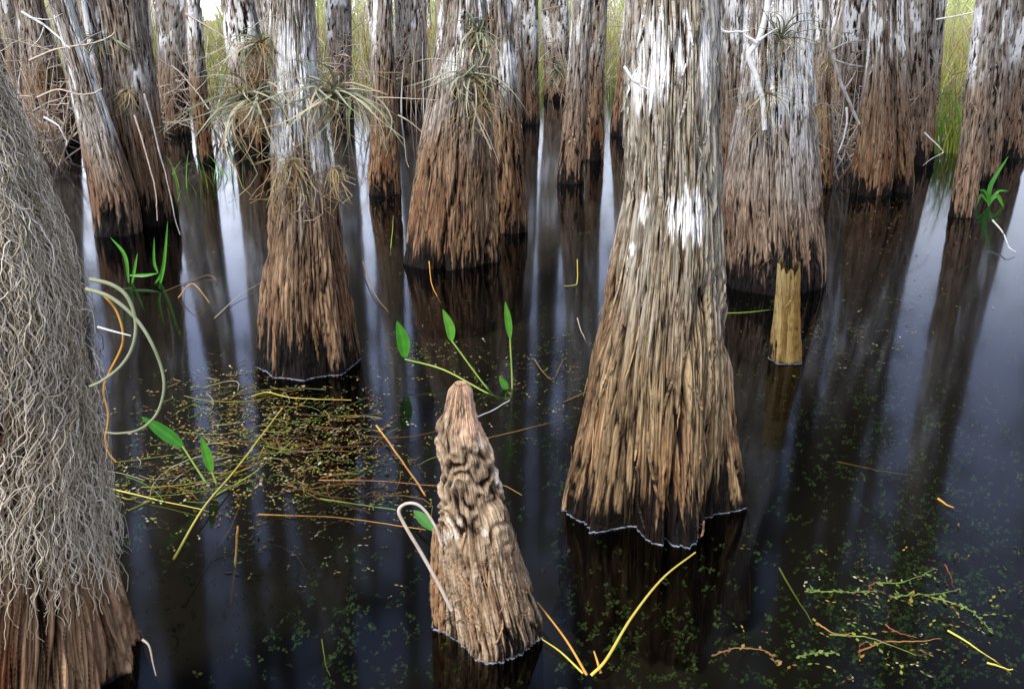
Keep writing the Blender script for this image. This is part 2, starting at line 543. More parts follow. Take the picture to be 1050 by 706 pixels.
def make_tree(name, label, cat, rows, py0, seed, mat, group=None, H=11.0, strip=0.022, plate=0.46, amp=0.010,
              flute=0.12, nfl=7, patches=(), zlich=1.25, lich_amt=0.5, grey_amt=0.75, zgrey=1.05, wet_z=0.14, peel=120,
              crown=True, top='tree', twist=0.0, part="trunk", knee=False, glint=True, lean_up=1.0, cull=1.3, fl_top=0.7, y_off=0.0, flat=0.0,
              peel_len=0.22, dense=1.0):
    rs = np.random.default_rng(seed)
    rows = sorted(rows)
    ybase = max(py0, rows[-1][0])
    xc0 = 0.5 * (rows[-1][1] + rows[-1][2])
    front = at_water(xc0, py0)
    w0 = rows[-1][2] - rows[-1][1]
    r0 = 0.5 * w0 * front[1] / FOC
    for _ in range(3):
        Y = front[1] + 0.92 * r0
        r0 = 0.5 * w0 * math.hypot(Y, CAMH) / FOC
    Y += y_off
    zs, cxs, rads = [], [], []
    for (py, a, b) in rows[::-1]:
        pa, pb = at_depth(a, py, Y), at_depth(b, py, Y)
        zs.append(pa[2]); cxs.append(0.5 * (pa[0] + pb[0])); rads.append(0.5 * (pb[0] - pa[0]))
    zs, cxs, rads = np.array(zs), np.array(cxs), np.array(rads)
    cx0 = float(np.interp(0, zs, cxs))
    ztop = zs[-1]
    dist = math.hypot(Y, CAMH)
    pix = dist / FOC
    R_ref = float(np.mean(rads))
    nu = int(np.clip(2 * math.pi * rads.max() / (cull * pix), 20, 760))
    step = max(1.25 * cull * pix, 0.004)
    if top == 'tree':
        zvis = max(ztop + 0.25, 0.6)
        zz = np.concatenate([np.arange(-0.42, -0.02, 0.05), np.arange(0, zvis, step), np.arange(zvis, H, 0.16)])
        slope = (cxs[-1] - np.interp(ztop - 0.5, zs, cxs)) / 0.5 if len(zs) > 1 else 0
        slope = float(np.clip(slope, -0.22, 0.22)) * lean_up
        hz = np.linspace(ztop + 0.4, H, 14)
        zs_e = np.concatenate([[-0.45], zs, hz])
        rad_e = np.concatenate([[rads[0] * 1.10], rads, rads[-1] * np.clip(1 - 0.78 * (hz - ztop) / (H - ztop), 0.1, 1)])
        cx_e = np.concatenate([[cxs[0]], cxs, cxs[-1] + slope * (1 - np.exp(-(hz - ztop) / 2.5)) * 2.5])
    else:
        zz = np.concatenate([np.arange(-0.30, -0.02, 0.04), np.arange(0, ztop, step), [ztop]])
        zs_e = np.concatenate([[-0.35], zs]); rad_e = np.concatenate([[rads[0] * 1.08], rads]); cx_e = np.concatenate([[cxs[0]], cxs])
    o_ = np.argsort(zs_e)
    zs_e, rad_e, cx_e = zs_e[o_], rad_e[o_], cx_e[o_]
    zf = np.linspace(zs_e[0], zs_e[-1], 600)
    def smooth(y, w):
        k = np.exp(-0.5 * (np.arange(-w, w + 1) / (w / 2.0)) ** 2); k /= k.sum()
        return np.convolve(np.pad(y, w, mode='edge'), k, 'valid')
    wsm = max(2, int(0.05 / (zf[1] - zf[0]))) if top == 'tree' else 8
    Rz = np.interp(zz, zf, smooth(np.interp(zf, zs_e, rad_e), wsm))
    Cx = np.interp(zz, zf, smooth(np.interp(zf, zs_e, cx_e), wsm))
    ns = len(zz)
    u = (np.arange(nu) / nu)[None, :] * np.ones((ns, 1))
    s = zz[:, None] * np.ones((1, nu))
    uu = u + twist * s + 0.02 * (fbm(u, s, 3, 0.8, seed + 5, 2) - 0.5)
    # buttress flutes
    h0 = rs.random() * 6.28
    fl = fbm(uu, s, nfl, 0.35, seed + 9, 2)
    fl = 1 - np.abs(2 * fl - 1) * 2.7
    fw = flute * (0.25 + 0.75 * np.exp(-np.clip(s, 0, None) / fl_top))
    fls = np.clip(fl, -0.6, 1)
    rad = Rz[:, None] * (1 - fw * (1 - fls) * 0.75 + fw * 0.22)
    # bark plates
    N = max(8, int(2 * math.pi * R_ref / strip))
    wa = 1.5 * (fbm(uu, s, N // 3, 3.0, seed + 21, 2) - 0.5)
    f1, f2, cell, db = voro(uu * N + wa, s / plate, N, seed + 31)
    N2 = int(N * 2.3)
    g1, g2, cell2, db2 = voro(uu * N2 + wa * 2.3, s / (plate * 0.55), N2, seed + 41)
    fib = fbm(uu, s, N * 4, 9.0, seed + 51, 3)
    hgt = 0.20 * cell + 0.40 * sstep(0.0, 0.20, f2 - f1) + 0.27 * sstep(0.0, 0.22, g2 - g1) + 0.16 * cell2 + 0.34 * (fib - 0.5) + 0.16 * np.clip(db, -0.6, 0.6) + 0.10 * np.clip(db2, -0.6, 0.6)
    hgt = hgt * (0.80 + 0.4 * fbm(uu, s, 4, 1.5, seed + 61, 2))
    amp = amp * 1.35
    gn = fbm(uu, s, 6, 0.7, seed + 111, 3)
    groove = (1 - sstep(0.0, 0.05, np.abs(gn - 0.5))) * (0.35 + 0.65 * np.exp(-np.clip(s, 0, None) / 0.9)) * (not knee) * (top == 'tree')
    groove = groove * (0.0 if name == 'cypress_tree' and seed == 101 else 1.0)
    rad = rad - groove * Rz[:, None] * 0.13
    hgt = hgt - 0.30 * groove
    if knee:
        kz = sstep(0.30, 0.52, s / ztop)
        w1 = fbm(uu, s, 6, 9, seed + 71, 3); w2 = fbm(uu, s, 5, 7, seed + 73, 3)
        rp = 0.5 + 0.5 * np.sin(34 * w1 + 60 * s + 14 * w2)
        lump = fbm(uu + 0.1 * w2, s * 1.0, 6, 16, seed + 75, 3)
        hgt_k = 0.30 * sstep(0.76, 0.86, s / ztop) + 0.42 * rp * (1 - 0.7 * sstep(0.78, 0.88, s / ztop)) + 0.9 * (lump - 0.5) + 0.30 + 0.3 * (fib - 0.5)
        rad = rad + kz * Rz[:, None] * 0.34 * (fbm(uu, s, 4, 8, seed + 77, 2) - 0.5)
        kt = sstep(0.90, 0.965, s / ztop)
        hgt = hgt * (1 - kz) + hgt_k * kz
        hgt = hgt * (1 - kt) + (0.62 + 0.5 * (lump - 0.5) + 0.3 * (fib - 0.5)) * kt
    hgt = np.clip((hgt - 0.5) * 1.35 + 0.5, 0, 1.25)
    if flat:
        hgt = hgt * (1 - flat) + flat * (0.25 + 0.75 * fbm(uu, s, 15, 45, seed + 121, 3))
    big_amp = amp * (1 + 0.25 * np.clip(s, 0, 2))
    radd = rad + big_amp * (hgt - 0.55)
    radd = np.maximum(radd, 0.15 * Rz[:, None])
    th = 2 * np.pi * u + h0
    if top == 'jag':
        s_pos = s.copy()
        jag = 0.16 * (fbm(u, s * 0 + 1.0, 11, 1, seed + 81, 3) - 0.25) - 0.022 * (1 + np.cos(th - 0.6))
        s_pos = s + jag * sstep(ztop - 0.12, ztop, s)
    else:
        s_pos = s
    if top == 'round':
        pass
    P = np.stack([Cx[:, None] - cx0 + radd * np.cos(th), radd * np.sin(th), s_pos], -1)
    front_z0 = int(np.argmin(np.abs(zz)))
    root_loc = np.array([cx0, Y, 0.0])
    # attributes
    cellm = 0.6 * cell + 0.4 * cell2
    big_n = fbm(u, s, 5, 1.6, seed + 91, 3)
    grey = grey_amt * sstep(zgrey - 0.25, zgrey + 0.25, s + 0.7 * (big_n - 0.5) + 0.3 * (cellm - 0.5))
    ln_ = fbm(uu, s, 11, 2.6, seed + 95, 3)
    lich = sstep(0.56, 0.62, ln_ + 0.18 * (cellm - 0.5) + 0.09 * (lich_amt - 0.5)) * sstep(zlich - 0.15, zlich + 0.2, s + 0.5 * (big_n - 0.5)) * (hgt > 0.40) * min(1, lich_amt * 2)
    if patches:
        px, py = project(P + root_loc)
        fr_ = np.sin(th) < 0.1
        for (ax, ay, rx, ry, w) in patches:
            e = np.sqrt(((px - ax) / rx) ** 2 + ((py - ay) / ry) ** 2)
            pm = sstep(1.1, 0.75, e + 0.9 * (cellm - 0.5) + 0.8 * (fib - 0.5)) * fr_ * w
            lich = np.maximum(lich, pm)
    up = 1 - sstep(2.3, 3.3, s) * (top == 'tree')
    grey = grey * up; lich = lich * up
    hgt_col = hgt * (0.42 + 0.58 * up)  # bark colour darkened high up in place of crown shade, for darker reflections
    wetn = s - 0.26 * (cell - 0.45) - 0.12 * (cell2 - 0.5) - 0.30 * (big_n - 0.45) + 0.08 * (hgt - 0.5)
    wet = 1 - sstep(wet_z - 0.15, wet_z + 0.08, wetn)
    wet = np.maximum(wet, 1 - sstep(-0.01, 0.03, s))
    if knee:
        kt = sstep(0.80, 0.95, s / ztop + 0.1 * (big_n - 0.5) + 0.06 * np.cos(th))
        grey = 2.0 * kt
        lich = 0.5 * (fbm(u, s, 9, 22, seed + 97, 3) > 0.66) * (hgt > 0.5) * (1 - kt) * sstep(0.2, 0.35, s)
    bcv = np.stack([R_ref * np.cos(2 * np.pi * uu), R_ref * np.sin(2 * np.pi * uu), s * 0.075 if not knee else s * 0.2], -1)
    V = P.reshape(-1, 3); Q = grid_quads(nu, ns)
    A = {"hgt": hgt_col.ravel(), "cell": cellm.ravel(), "grey": grey.ravel(), "lich": lich.ravel(), "wet": wet.ravel(), "low": (1 - sstep(0.12, 0.75, s + 0.35 * (big_n - 0.5))).ravel() * (not knee), "bc": bcv.reshape(-1, 3)}
    if top in ('jag', 'round'):      # close the top
        nr = 6
        ringV = []; base_i = len(V)
        topc = np.array([Cx[-1] - cx0, 0, np.mean(s_pos[-1])])
        for k in range(1, nr + 1):
            f = 1 - k / nr
            rg = topc * (1 - f) + P[-1] * f
            if top == 'jag':
                rg[:, 2] = P[-1][:, 2] * f + (topc[2] - 0.01) * (1 - f) - 0.035 * math.sin(math.pi * min(1, k / nr)) * 0.7 + rs.normal(size=nu) * 0.004
            else:
                rg[:, 2] = P[-1][:, 2] + (1 - f * f) * Rz[-1] * 0.55
            ringV.append(rg)
        ringV = np.array(ringV).reshape(-1, 3)
        q2 = grid_quads(nu, nr + 1) + (base_i - nu)
        V = np.vstack([V, ringV]); Q = np.vstack([Q, q2])
        m_ = len(ringV)
        val = 0.12 if top == 'jag' else 0.6
        for k in A:
            if k == "bc":
                A[k] = np.vstack([A[k], ringV])
            elif k in ("hgt", "cell"):
                A[k] = np.concatenate([A[k], np.clip(val + rs.normal(size=m_) * 0.15, 0, 1)])
            else:
                A[k] = np.concatenate([A[k], np.tile(A[k].reshape(-1)[base_i - nu:base_i], nr)])
    # peeling strips of bark standing off the surface
    if peel:
        zmax = min(zz[-1], ztop + 0.1) if top == 'tree' else ztop * (0.5 if knee else 0.85)
        K = 9
        pu = rs.random(peel); pz = 0.06 + rs.random(peel) ** 0.9 * (zmax - 0.1)
        pl = peel_len * (0.35 + rs.random(peel)) * (0.5 + R_ref * 2)
        pw = strip * (0.08 + 0.24 * rs.random(peel) ** 1.6)
        lift = strip * (0.1 + 0.8 * rs.random(peel) ** 3)
        dirn = np.where(rs.random(peel) < 0.7, -1, 1)
        side = rs.normal(size=peel) * 0.012 / R_ref * 0.35
        tt = np.linspace(0, 1, K)
        sz = np.clip(pz[:, None] + dirn[:, None] * pl[:, None] * tt, 0.02, zmax)
        su = pu[:, None] + side[:, None] * tt ** 1.5 + twist * 0
        iu = np.mod((su * nu).astype(int), nu)
        iz = np.clip(np.searchsorted(zz, sz), 0, ns - 1)
        # radius averaged over a neighbourhood so the strip rides on the ridges
        rr = radd[iz, iu]
        rr = 0.5 * rr + 0.5 * rr.max(axis=1, keepdims=True) * (Rz[iz] / Rz[iz].max(axis=1, keepdims=True))
        rr = rr + 0.002 + lift[:, None] * tt ** 2.2
        cxl = Cx[iz] - cx0
        wk = pw[:, None] * np.sqrt(np.clip(1 - (2 * tt - 0.9) ** 2 * 0.75, 0.05, 1))
        th2 = 2 * np.pi * su + h0
        Vp = []
        for off, lf in ((-1, 0.0), (0, 0.35), (1, 0.0)):
            dth = off * wk / rr
            rl = rr + lf * pw[:, None]
            Vp.append(np.stack([cxl + rl * np.cos(th2 + dth), rl * np.sin(th2 + dth), sz], -1))
        Vp = np.stack(Vp, 2)            # peel,K,3,3
        q = grid_quads(3, K, False)
        Qp = (q[None] + (np.arange(peel) * K * 3)[:, None, None]).reshape(-1, 4) + len(V)
        V = np.vstack([V, Vp.reshape(-1, 3)]); Q = np.vstack([Q, Qp])
        rep = lambda x: np.repeat(x.reshape(-1), 3)
        A["hgt"] = np.concatenate([A["hgt"], rep(0.45 + 0.65 * rs.random((peel, 1)) * np.ones((1, K)))])
        A["cell"] = np.concatenate([A["cell"], rep(rs.random((peel, 1)) * np.ones((1, K)))])
        for k in ("grey", "lich"):
            arr = {"grey": grey, "lich": lich}[k]
            A[k] = np.concatenate([A[k], rep(arr[iz, iu])])
        A["wet"] = np.concatenate([A["wet"], rep(np.clip(wet[iz, iu] * 1.0, 0, 1))])
        A["low"] = np.concatenate([A["low"], rep(1 - sstep(0.12, 0.75, sz))])
        A["bc"] = np.vstack([A["bc"], np.repeat(np.stack([R_ref * np.cos(th2), R_ref * np.sin(th2), sz * 0.075], -1).reshape(-1, 3), 3, axis=0)])
    root = empty(name, root_loc)
    tag(root, label, cat, group)
    build(part, V, Q, mat, root, A)
    if glint and py0 > 350:  # broken pale ring painted for the sky's reflection along the waterline
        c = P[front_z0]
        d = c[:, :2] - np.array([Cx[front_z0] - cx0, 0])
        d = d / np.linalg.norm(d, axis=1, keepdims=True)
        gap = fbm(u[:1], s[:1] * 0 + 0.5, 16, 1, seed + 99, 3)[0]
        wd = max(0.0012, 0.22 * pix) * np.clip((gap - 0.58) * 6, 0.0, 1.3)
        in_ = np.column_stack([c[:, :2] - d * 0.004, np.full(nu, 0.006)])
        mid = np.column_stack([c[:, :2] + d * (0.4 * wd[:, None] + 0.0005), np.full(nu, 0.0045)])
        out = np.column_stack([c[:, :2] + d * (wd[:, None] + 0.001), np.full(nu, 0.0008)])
        build("waterline_glint", np.vstack([in_, mid, out]), grid_quads(nu, 3), GLINT, root)
    info = dict(Y=Y, cx0=cx0, zz=zz, Cx=Cx, Rz=Rz, radd=radd, h0=h0, nu=nu, root=root, ztop=ztop)
    if crown and top == 'tree':
        ax = lambda z: (float(np.interp(z, zz, Cx)) - cx0, 0.0)
        crown_parts(root, H - 0.2, ax, 3.0 + rs.random() * 0.8, R_ref, rs, dense)
    return info


SWAMP = "bald cypress trees standing in the swamp"
T = {}
T['moss'] = make_tree("cypress_tree", "cypress draped in grey Spanish moss filling the left edge", "tree",
    [(-40, -150, -68), (60, -144, -34), (150, -138, 4), (230, -132, 34), (320, -128, 62), (420, -130, 70), (500, -132, 78), (600, -134, 98), (690, -136, 124), (770, -140, 158)], 800, 101, BARK_MOSSY,
    SWAMP, H=9, strip=0.026, plate=0.70, amp=0.014, flute=0.22, nfl=6, twist=-0.10, zlich=9, grey_amt=0.5, zgrey=0.5, wet_z=-0.4, peel=160, crown=True, dense=0.5, peel_len=0.25, glint=False)
T['t2'] = make_tree("cypress_tree", "cypress with curly air plants and white bark top, left of the centre knee", "tree",
    [(-20, 280, 320), (12, 280, 320), (60, 280, 322), (120, 281, 330), (160, 281, 337), (200, 280, 344), (250, 275, 351), (300, 269, 359), (350, 266, 367), (376, 265, 372)], 389, 102, BARK_BROWN,
    SWAMP, H=11, strip=0.019, plate=0.35, amp=0.011, flute=0.12, nfl=9, wet_z=0.19, peel=260, zlich=0.98, lich_amt=0.85, zgrey=1.05, grey_amt=0.9,
    patches=[(294, 60, 10, 45, 1), (305, 110, 9, 40, 1), (288, 130, 6, 45, 0.9), (313, 60, 5, 40, 0.9)])
T['t3'] = make_tree("cypress_tree", "broad foreground cypress with white lichen patches, biggest whole trunk in front", "tree",
    [(-40, 646, 732), (12, 645, 733), (100, 643, 733), (200, 640, 734), (240, 634, 736), (300, 623, 739), (360, 609, 743), (420, 598, 748), (480, 588, 754), (520, 582, 758)], 556, 103, BARK_NEAR,
    SWAMP, H=12, strip=0.019, plate=0.39, amp=0.012, flute=0.42, nfl=7, fl_top=0.33, wet_z=0.15, peel=420, zlich=1.3, lich_amt=0.12, zgrey=0.85, grey_amt=0.8,
    patches=[(673, 62, 15, 52, 1), (700, 50, 9, 34, 1), (722, 60, 5, 40, 0.8), (704, 222, 17, 26, 1), (655, 90, 6, 30, 1), (660, 215, 6, 16, 0.8), (648, 255, 4, 10, 0.8)])
T['t4'] = make_tree("cypress_tree", "ribbed mid-distance cypress with rosette air plant on its front", "tree",
    [(-20, 454, 496), (12, 452, 498), (60, 446, 500), (100, 440, 502), (150, 430, 505), (200, 422, 508), (245, 416, 511), (264, 415, 512)], 276, 104, BARK_BROWN,
    SWAMP, H=12, strip=0.024, plate=0.53, amp=0.014, flute=0.24, nfl=8, fl_top=0.8, wet_z=0.16, peel=220, zlich=1.35, lich_amt=0.4, zgrey=1.0)
T['t5'] = make_tree("cypress_tree", "slimmer cypress touching the ribbed air-plant cypress on its right", "tree",
    [(12, 492, 524), (80, 496, 529), (140, 499, 534), (200, 500, 539), (230, 500, 541)], 240, 105, BARK_BROWN,
    SWAMP, H=12, strip=0.03, plate=0.53, amp=0.013, flute=0.14, wet_z=0.14, peel=120, zlich=1.2, lich_amt=0.5)
T['t6'] = make_tree("cypress_tree", "wide cypress with dead white branch, behind the broken stump", "tree",
    [(-20, 768, 826), (12, 766, 829), (80, 762, 832), (140, 753, 837), (200, 742, 846), (250, 736, 853), (280, 732, 857)], 303, 106, BARK_GREY,
    SWAMP, H=12, strip=0.022, plate=0.49, amp=0.014, flute=0.22, nfl=9, wet_z=0.24, peel=240, zlich=0.95, lich_amt=0.62, zgrey=0.8,
    patches=[(800, 100, 12, 30, 1), (775, 70, 6, 25, 0.8), (818, 70, 5, 50, 0.9)])
T['t6b'] = make_tree("cypress_tree", "slim pale cypress wedged between the broad foreground trunk and wide branch-bearing cypress", "tree",
    [(12, 740, 764), (140, 738, 763), (190, 736, 766)], 206, 107, BARK_GREY, SWAMP, H=12, strip=0.03, amp=0.012, peel=80, lich_amt=0.7)
T['t7a'] = make_tree("cypress_tree", "fluted brown cypress, left of a close pair at right", "tree",
    [(12, 893, 913), (60, 890, 915), (110, 884, 916), (160, 877, 916), (186, 874, 913)], 201, 108, BARK_BROWN, SWAMP, strip=0.034, plate=0.63, amp=0.014, peel=80, lich_amt=0.5, wet_z=0.17)
T['t7b'] = make_tree("cypress_tree", "fluted brown cypress, right of a close pair at right", "tree",
    [(12, 910, 927), (100, 912, 931), (160, 914, 936), (185, 914, 938)], 198, 109, BARK_BROWN, SWAMP, strip=0.034, plate=0.63, amp=0.014, peel=60, lich_amt=0.5, wet_z=0.17)
T['t8'] = make_tree("cypress_tree", "grey-topped cypress just behind the close pair, beside the green sedge", "tree",
    [(12, 926, 962), (80, 928, 960), (140, 929, 958), (160, 929, 958)], 170, 110, BARK_GREY, SWAMP, strip=0.04, plate=0.63, peel=60, lich_amt=0.9)
T['t8b'] = make_tree("cypress_tree", "thin pale cypress stem against the green sedge", "tree",
    [(12, 957, 969), (80, 953, 964), (120, 951, 962)], 134, 111, BARK_GREY, SWAMP, strip=0.04, peel=30, lich_amt=0.9)
T['t9a'] = make_tree("cypress_tree", "leaning reddish cypress nearest the right edge of the water", "tree",
    [(12, 1001, 1027), (100, 990, 1014), (160, 984, 1007), (210, 976, 1000)], 224, 112, BARK_GREY, SWAMP, strip=0.03, plate=0.39, peel=70, lich_amt=0.8, wet_z=0.16, flute=0.06, zlich=1.2, zgrey=1.3)
T['t9b'] = make_tree("cypress_tree", "narrow cypress just behind the leaning reddish one at far right", "tree",
    [(12, 1020, 1036), (100, 1013, 1030), (170, 1008, 1025)], 187, 113, BARK_GREY, SWAMP, strip=0.035, peel=40, lich_amt=0.9)
T['t9c'] = make_tree("cypress_tree", "cypress cut by the right edge of the view", "tree",
    [(12, 1040, 1062), (100, 1032, 1056), (150, 1026, 1052)], 163, 114, BARK_GREY, SWAMP, strip=0.035, peel=40, lich_amt=0.7)
T['t10a'] = make_tree("cypress_tree", "slim cypress with dry orange leaves, right of the wide branch-bearing cypress", "tree",
    [(12, 834, 851), (100, 833, 851), (170, 830, 854)], 194, 115, BARK_BROWN, SWAMP, strip=0.035, peel=50, lich_amt=0.6, zgrey=1.1)
T['t10b'] = make_tree("cypress_tree", "shaded cypress behind the fallen grey stick", "tree",
    [(12, 866, 890), (100, 862, 886), (150, 858, 883)], 164, 116, BARK_BROWN, SWAMP, strip=0.04, peel=40, lich_amt=0.6, wet_z=0.15)
T['t11'] = make_tree("cypress_tree", "slender cypress with flared root fan, left of the broad foreground trunk", "tree",
    [(12, 588, 606), (80, 582, 603), (140, 576, 602), (172, 572, 600)], 189, 117, BARK_GREY, SWAMP, strip=0.034, peel=80, lich_amt=0.6, wet_z=0.14)
T['t11b'] = make_tree("cypress_tree", "straight thin cypress against yellow-green grass behind the root-fan cypress", "tree",
    [(12, 605, 622), (80, 602, 619), (145, 600, 619)], 165, 118, BARK_BROWN, SWAMP, strip=0.04, peel=40, lich_amt=0.4)
T['t13'] = make_tree("cypress_tree", "dark cypress peeking out left behind the broad foreground trunk", "tree",
    [(12, 640, 664), (90, 632, 662), (125, 627, 662)], 140, 119, BARK_BROWN, SWAMP, strip=0.045, peel=40, lich_amt=0.4, wet_z=0.26)
T['t14'] = make_tree("cypress_tree", "far pale cypress right of the slimmer touching cypress", "tree",
    [(12, 523, 552), (80, 529, 552), (112, 530, 553)], 128, 120, BARK_GREY, SWAMP, strip=0.05, peel=30, lich_amt=0.7, wet_z=0.15)
T['t15'] = make_tree("cypress_tree", "far stout cypress seen left of the ribbed air-plant cypress", "tree",
    [(12, 405, 437), (60, 405, 438), (95, 403, 440)], 112, 121, BARK_GREY, SWAMP, strip=0.05, peel=30, lich_amt=0.6, wet_z=0.26)
T['t16'] = make_tree("cypress_tree", "mid-distance cypress standing between two bright reflections", "tree",
    [(12, 382, 402), (80, 380, 406), (150, 380, 410), (180, 378, 411)], 201, 122, BARK_BROWN, SWAMP, strip=0.032, peel=80, lich_amt=0.5)
T['t17'] = make_tree("cypress_tree", "thick shaggy cypress with dry air plant, near the upper left", "tree",
    [(-20, 80, 146), (12, 88, 150), (80, 100, 158), (140, 108, 166), (200, 118, 178)], 233, 123, BARK_BROWN, SWAMP, strip=0.028, plate=0.63, peel=160, lich_amt=0.5, wet_z=0.17, flute=0.2)
T['t17b'] = make_tree("cypress_tree", "leaning white-barked cypress stem against the thick shaggy one", "tree",
    [(-20, 44, 66), (12, 53, 75), (80, 72, 96), (140, 84, 118), (200, 93, 140)], 243, 124, BARK_GREY, SWAMP, strip=0.028, plate=0.63, peel=90, lich_amt=0.95, zlich=0.8, zgrey=0.7, wet_z=0.16)
T['t18'] = make_tree("cypress_tree", "far brown cypress above the white reflections at left", "tree",
    [(12, 160, 200), (60, 163, 198), (118, 165, 193)], 139, 125, BARK_GREY, SWAMP, strip=0.045, peel=40, lich_amt=0.7, wet_z=0.15)
T['t18b'] = make_tree("cypress_tree", "slim leaning brown cypress with base among green blades at left", "tree",
    [(12, 190, 206), (100, 196, 213), (150, 201, 218)], 168, 126, BARK_BROWN, SWAMP, strip=0.04, peel=40, lich_amt=0.5)
T['t19'] = make_tree("cypress_tree", "brown cypress half hidden behind the left air plant", "tree",
    [(12, 229, 262), (80, 235, 275), (135, 240, 281)], 157, 127, BARK_BROWN, SWAMP, strip=0.04, peel=50, lich_amt=0.4, wet_z=0.28)
T['t20'] = make_tree("cypress_tree", "dim brown cypress between moss tree and leaning white stem", "tree",
    [(12, 18, 46), (100, 26, 70), (140, 30, 80)], 150, 128, BARK_BROWN, SWAMP, strip=0.04, peel=50, lich_amt=0.3, wet_z=0.17)
T['t21'] = make_tree("cypress_tree", "distant cypress right of the air-plant cypress crown", "tree",
    [(12, 334, 360), (60, 336, 360), (90, 336, 361)], 118, 129, BARK_GREY, SWAMP, strip=0.05, peel=20, lich_amt=0.7)
T['t23'] = make_tree("cypress_tree", "far cypress carrying a small orange and green air plant", "tree",
    [(12, 555, 583), (60, 558, 584), (85, 558, 585)], 104, 130, BARK_GREY, SWAMP, strip=0.055, peel=20, lich_amt=0.8)

# ---- distant trunks filling the wood behind (kept out of the open lanes where sky reflects)
def az(px, py):
    d = ray(px, py)
    return d[0] / d[1]
lanes = [(184, 204, 200), (214, 254, 230), (336, 346, 150), (361, 379, 200), (402, 417, 200), (545, 580, 250), (605, 637, 250), (850, 866, 300), (915, 972, 300), (985, 1040, 350), (74, 90, 215)]
LAN = [(az(a, y), az(b, y)) for a, b, y in lanes]
cnt = 0
tries = 0
placed = []
rs = np.random.default_rng(77)
while cnt < 92 and tries < 6000:
    tries += 1
    Y = 14.0 + 20 * rs.random() ** 0.8
    a = -0.62 + 1.24 * rs.random()
    r = 0.10 + 0.17 * rs.random()
    if any(lo - (r + 0.05) / Y < a < hi + (r + 0.05) / Y for lo, hi in LAN):
        continue
    if any(abs(a - a2) < 0.010 and abs(Y - y2) < 3 for a2, y2 in placed):
        continue
    placed.append((a, Y))
    X = a * Y
    px, py = project(np.array([X, Y - r, 0.0]))
    ptx, pty = project(np.array([X + rs.normal() * 0.05, Y, 2.2]))
    s_ = FOC / Y
    lean = rs.normal() * 0.03 * s_
    rows = [(pty, ptx + lean - 0.62 * r * s_, ptx + lean + 0.62 * r * s_), ((pty + py) / 2, px + lean / 2 - 0.75 * r * s_, px + lean / 2 + 0.75 * r * s_), (py - 2, px - r * s_, px + r * s_)]
    make_tree("distant_cypress", "distant thin grey-brown cypress trunk among many like it at the back", "tree", rows, py, 300 + cnt, [BARK_GREY, BARK_BROWN][cnt % 3 == 0],
              "distant cypress trunks at the back", H=9 + 4 * rs.random(), strip=0.05, plate=1.05, peel=14, lich_amt=0.75, wet_z=0.28, glint=False, cull=1.6)
    cnt += 1

# ------------------------------------------------------------------ stuff behind: marsh grass and brush
def blades(name, C, H, Wd, lean, mat, kind=None, seg=4, var=None, parent=None, rs=rs):
    """C (n,3) feet, H heights, Wd widths; each blade a bent tapering strip"""
    n = len(C)
    tt = np.linspace(0, 1, seg)
    a = rs.random(n) * 6.283
    d = np.stack([np.cos(a), np.sin(a)], 1)
    ctr = np.zeros((n, seg, 3))
    ctr[:, :, 0] = C[:, None, 0] + d[:, None, 0] * (lean * H)[:, None] * tt ** 2
    ctr[:, :, 1] = C[:, None, 1] + d[:, None, 1] * (lean * H)[:, None] * tt ** 2
    ctr[:, :, 2] = C[:, None, 2] + H[:, None] * (tt - 0.25 * lean[:, None] * tt ** 2)
    b = rs.random(n) * 6.283
    wv = np.stack([np.cos(b), np.sin(b), 0 * b], 1)
    w = Wd[:, None] * (1 - 0.85 * tt ** 1.5)
    V = np.stack([ctr - wv[:, None, :] * w[..., None], ctr + wv[:, None, :] * w[..., None]], 2)
    q = grid_quads(2, seg, False)
    Q = (q[None] + (np.arange(n) * seg * 2)[:, None, None]).reshape(-1, 4)
    if var is None: var = rs.random(n)
    o = build(name, V.reshape(-1, 3), Q, mat, parent, {"var": np.repeat(var, seg * 2)}, smooth=True)
    if kind: o["kind"] = kind
    return o


GRASS = ramp_mat("marsh_grass", [(0.48, 0.37, 0.17), (0.66, 0.58, 0.22), (0.56, 0.60, 0.17), (0.36, 0.52, 0.11)], 0.6, 0.4)
ng = 26000
yy = 22.5 + 26 * rs.random(ng) ** 1.5
xx = (rs.random(ng) * 2 - 1) * 0.72 * yy
patch = 0.5 + 0.5 * np.sin(xx * 0.55) * np.sin(yy * 0.4 + xx * 0.13)
keep = rs.random(ng) < 0.45 + 0.55 * patch
xx, yy = xx[keep], yy[keep]
zb = np.interp(yy, [23, 34], [-0.25, 0.15])
C = np.stack([xx, yy, zb], 1)
blades("marsh_grass", C, 0.8 + 1.2 * rs.random(len(C)) ** 1.4, 0.012 + 0.012 * rs.random(len(C)), 0.1 + 0.5 * rs.random(len(C)), GRASS, "stuff")

BRUSH = ramp_mat("brush_stems", [(0.18, 0.12, 0.08), (0.38, 0.31, 0.24), (0.60, 0.56, 0.50)], 0.8)
nbm = 9000
yy = 15 + 22 * rs.random(nbm) ** 0.7; aa = -0.66 + 1.32 * rs.random(nbm)
ok = np.ones(nbm, bool)
for lo, hi in LAN:
    ok &= ~((aa > lo) & (aa < hi) & (rs.random(nbm) < 0.9) & (yy < 26))
yy, aa = yy[ok], aa[ok]
C = np.stack([aa * yy, yy, np.full(len(yy), -0.2)], 1)
blades("brush", C, 1.2 + 2.2 * rs.random(len(C)) ** 2, 0.004 + 0.014 * rs.random(len(C)) ** 2, 0.05 + 0.9 * rs.random(len(C)) ** 2, BRUSH, "stuff")

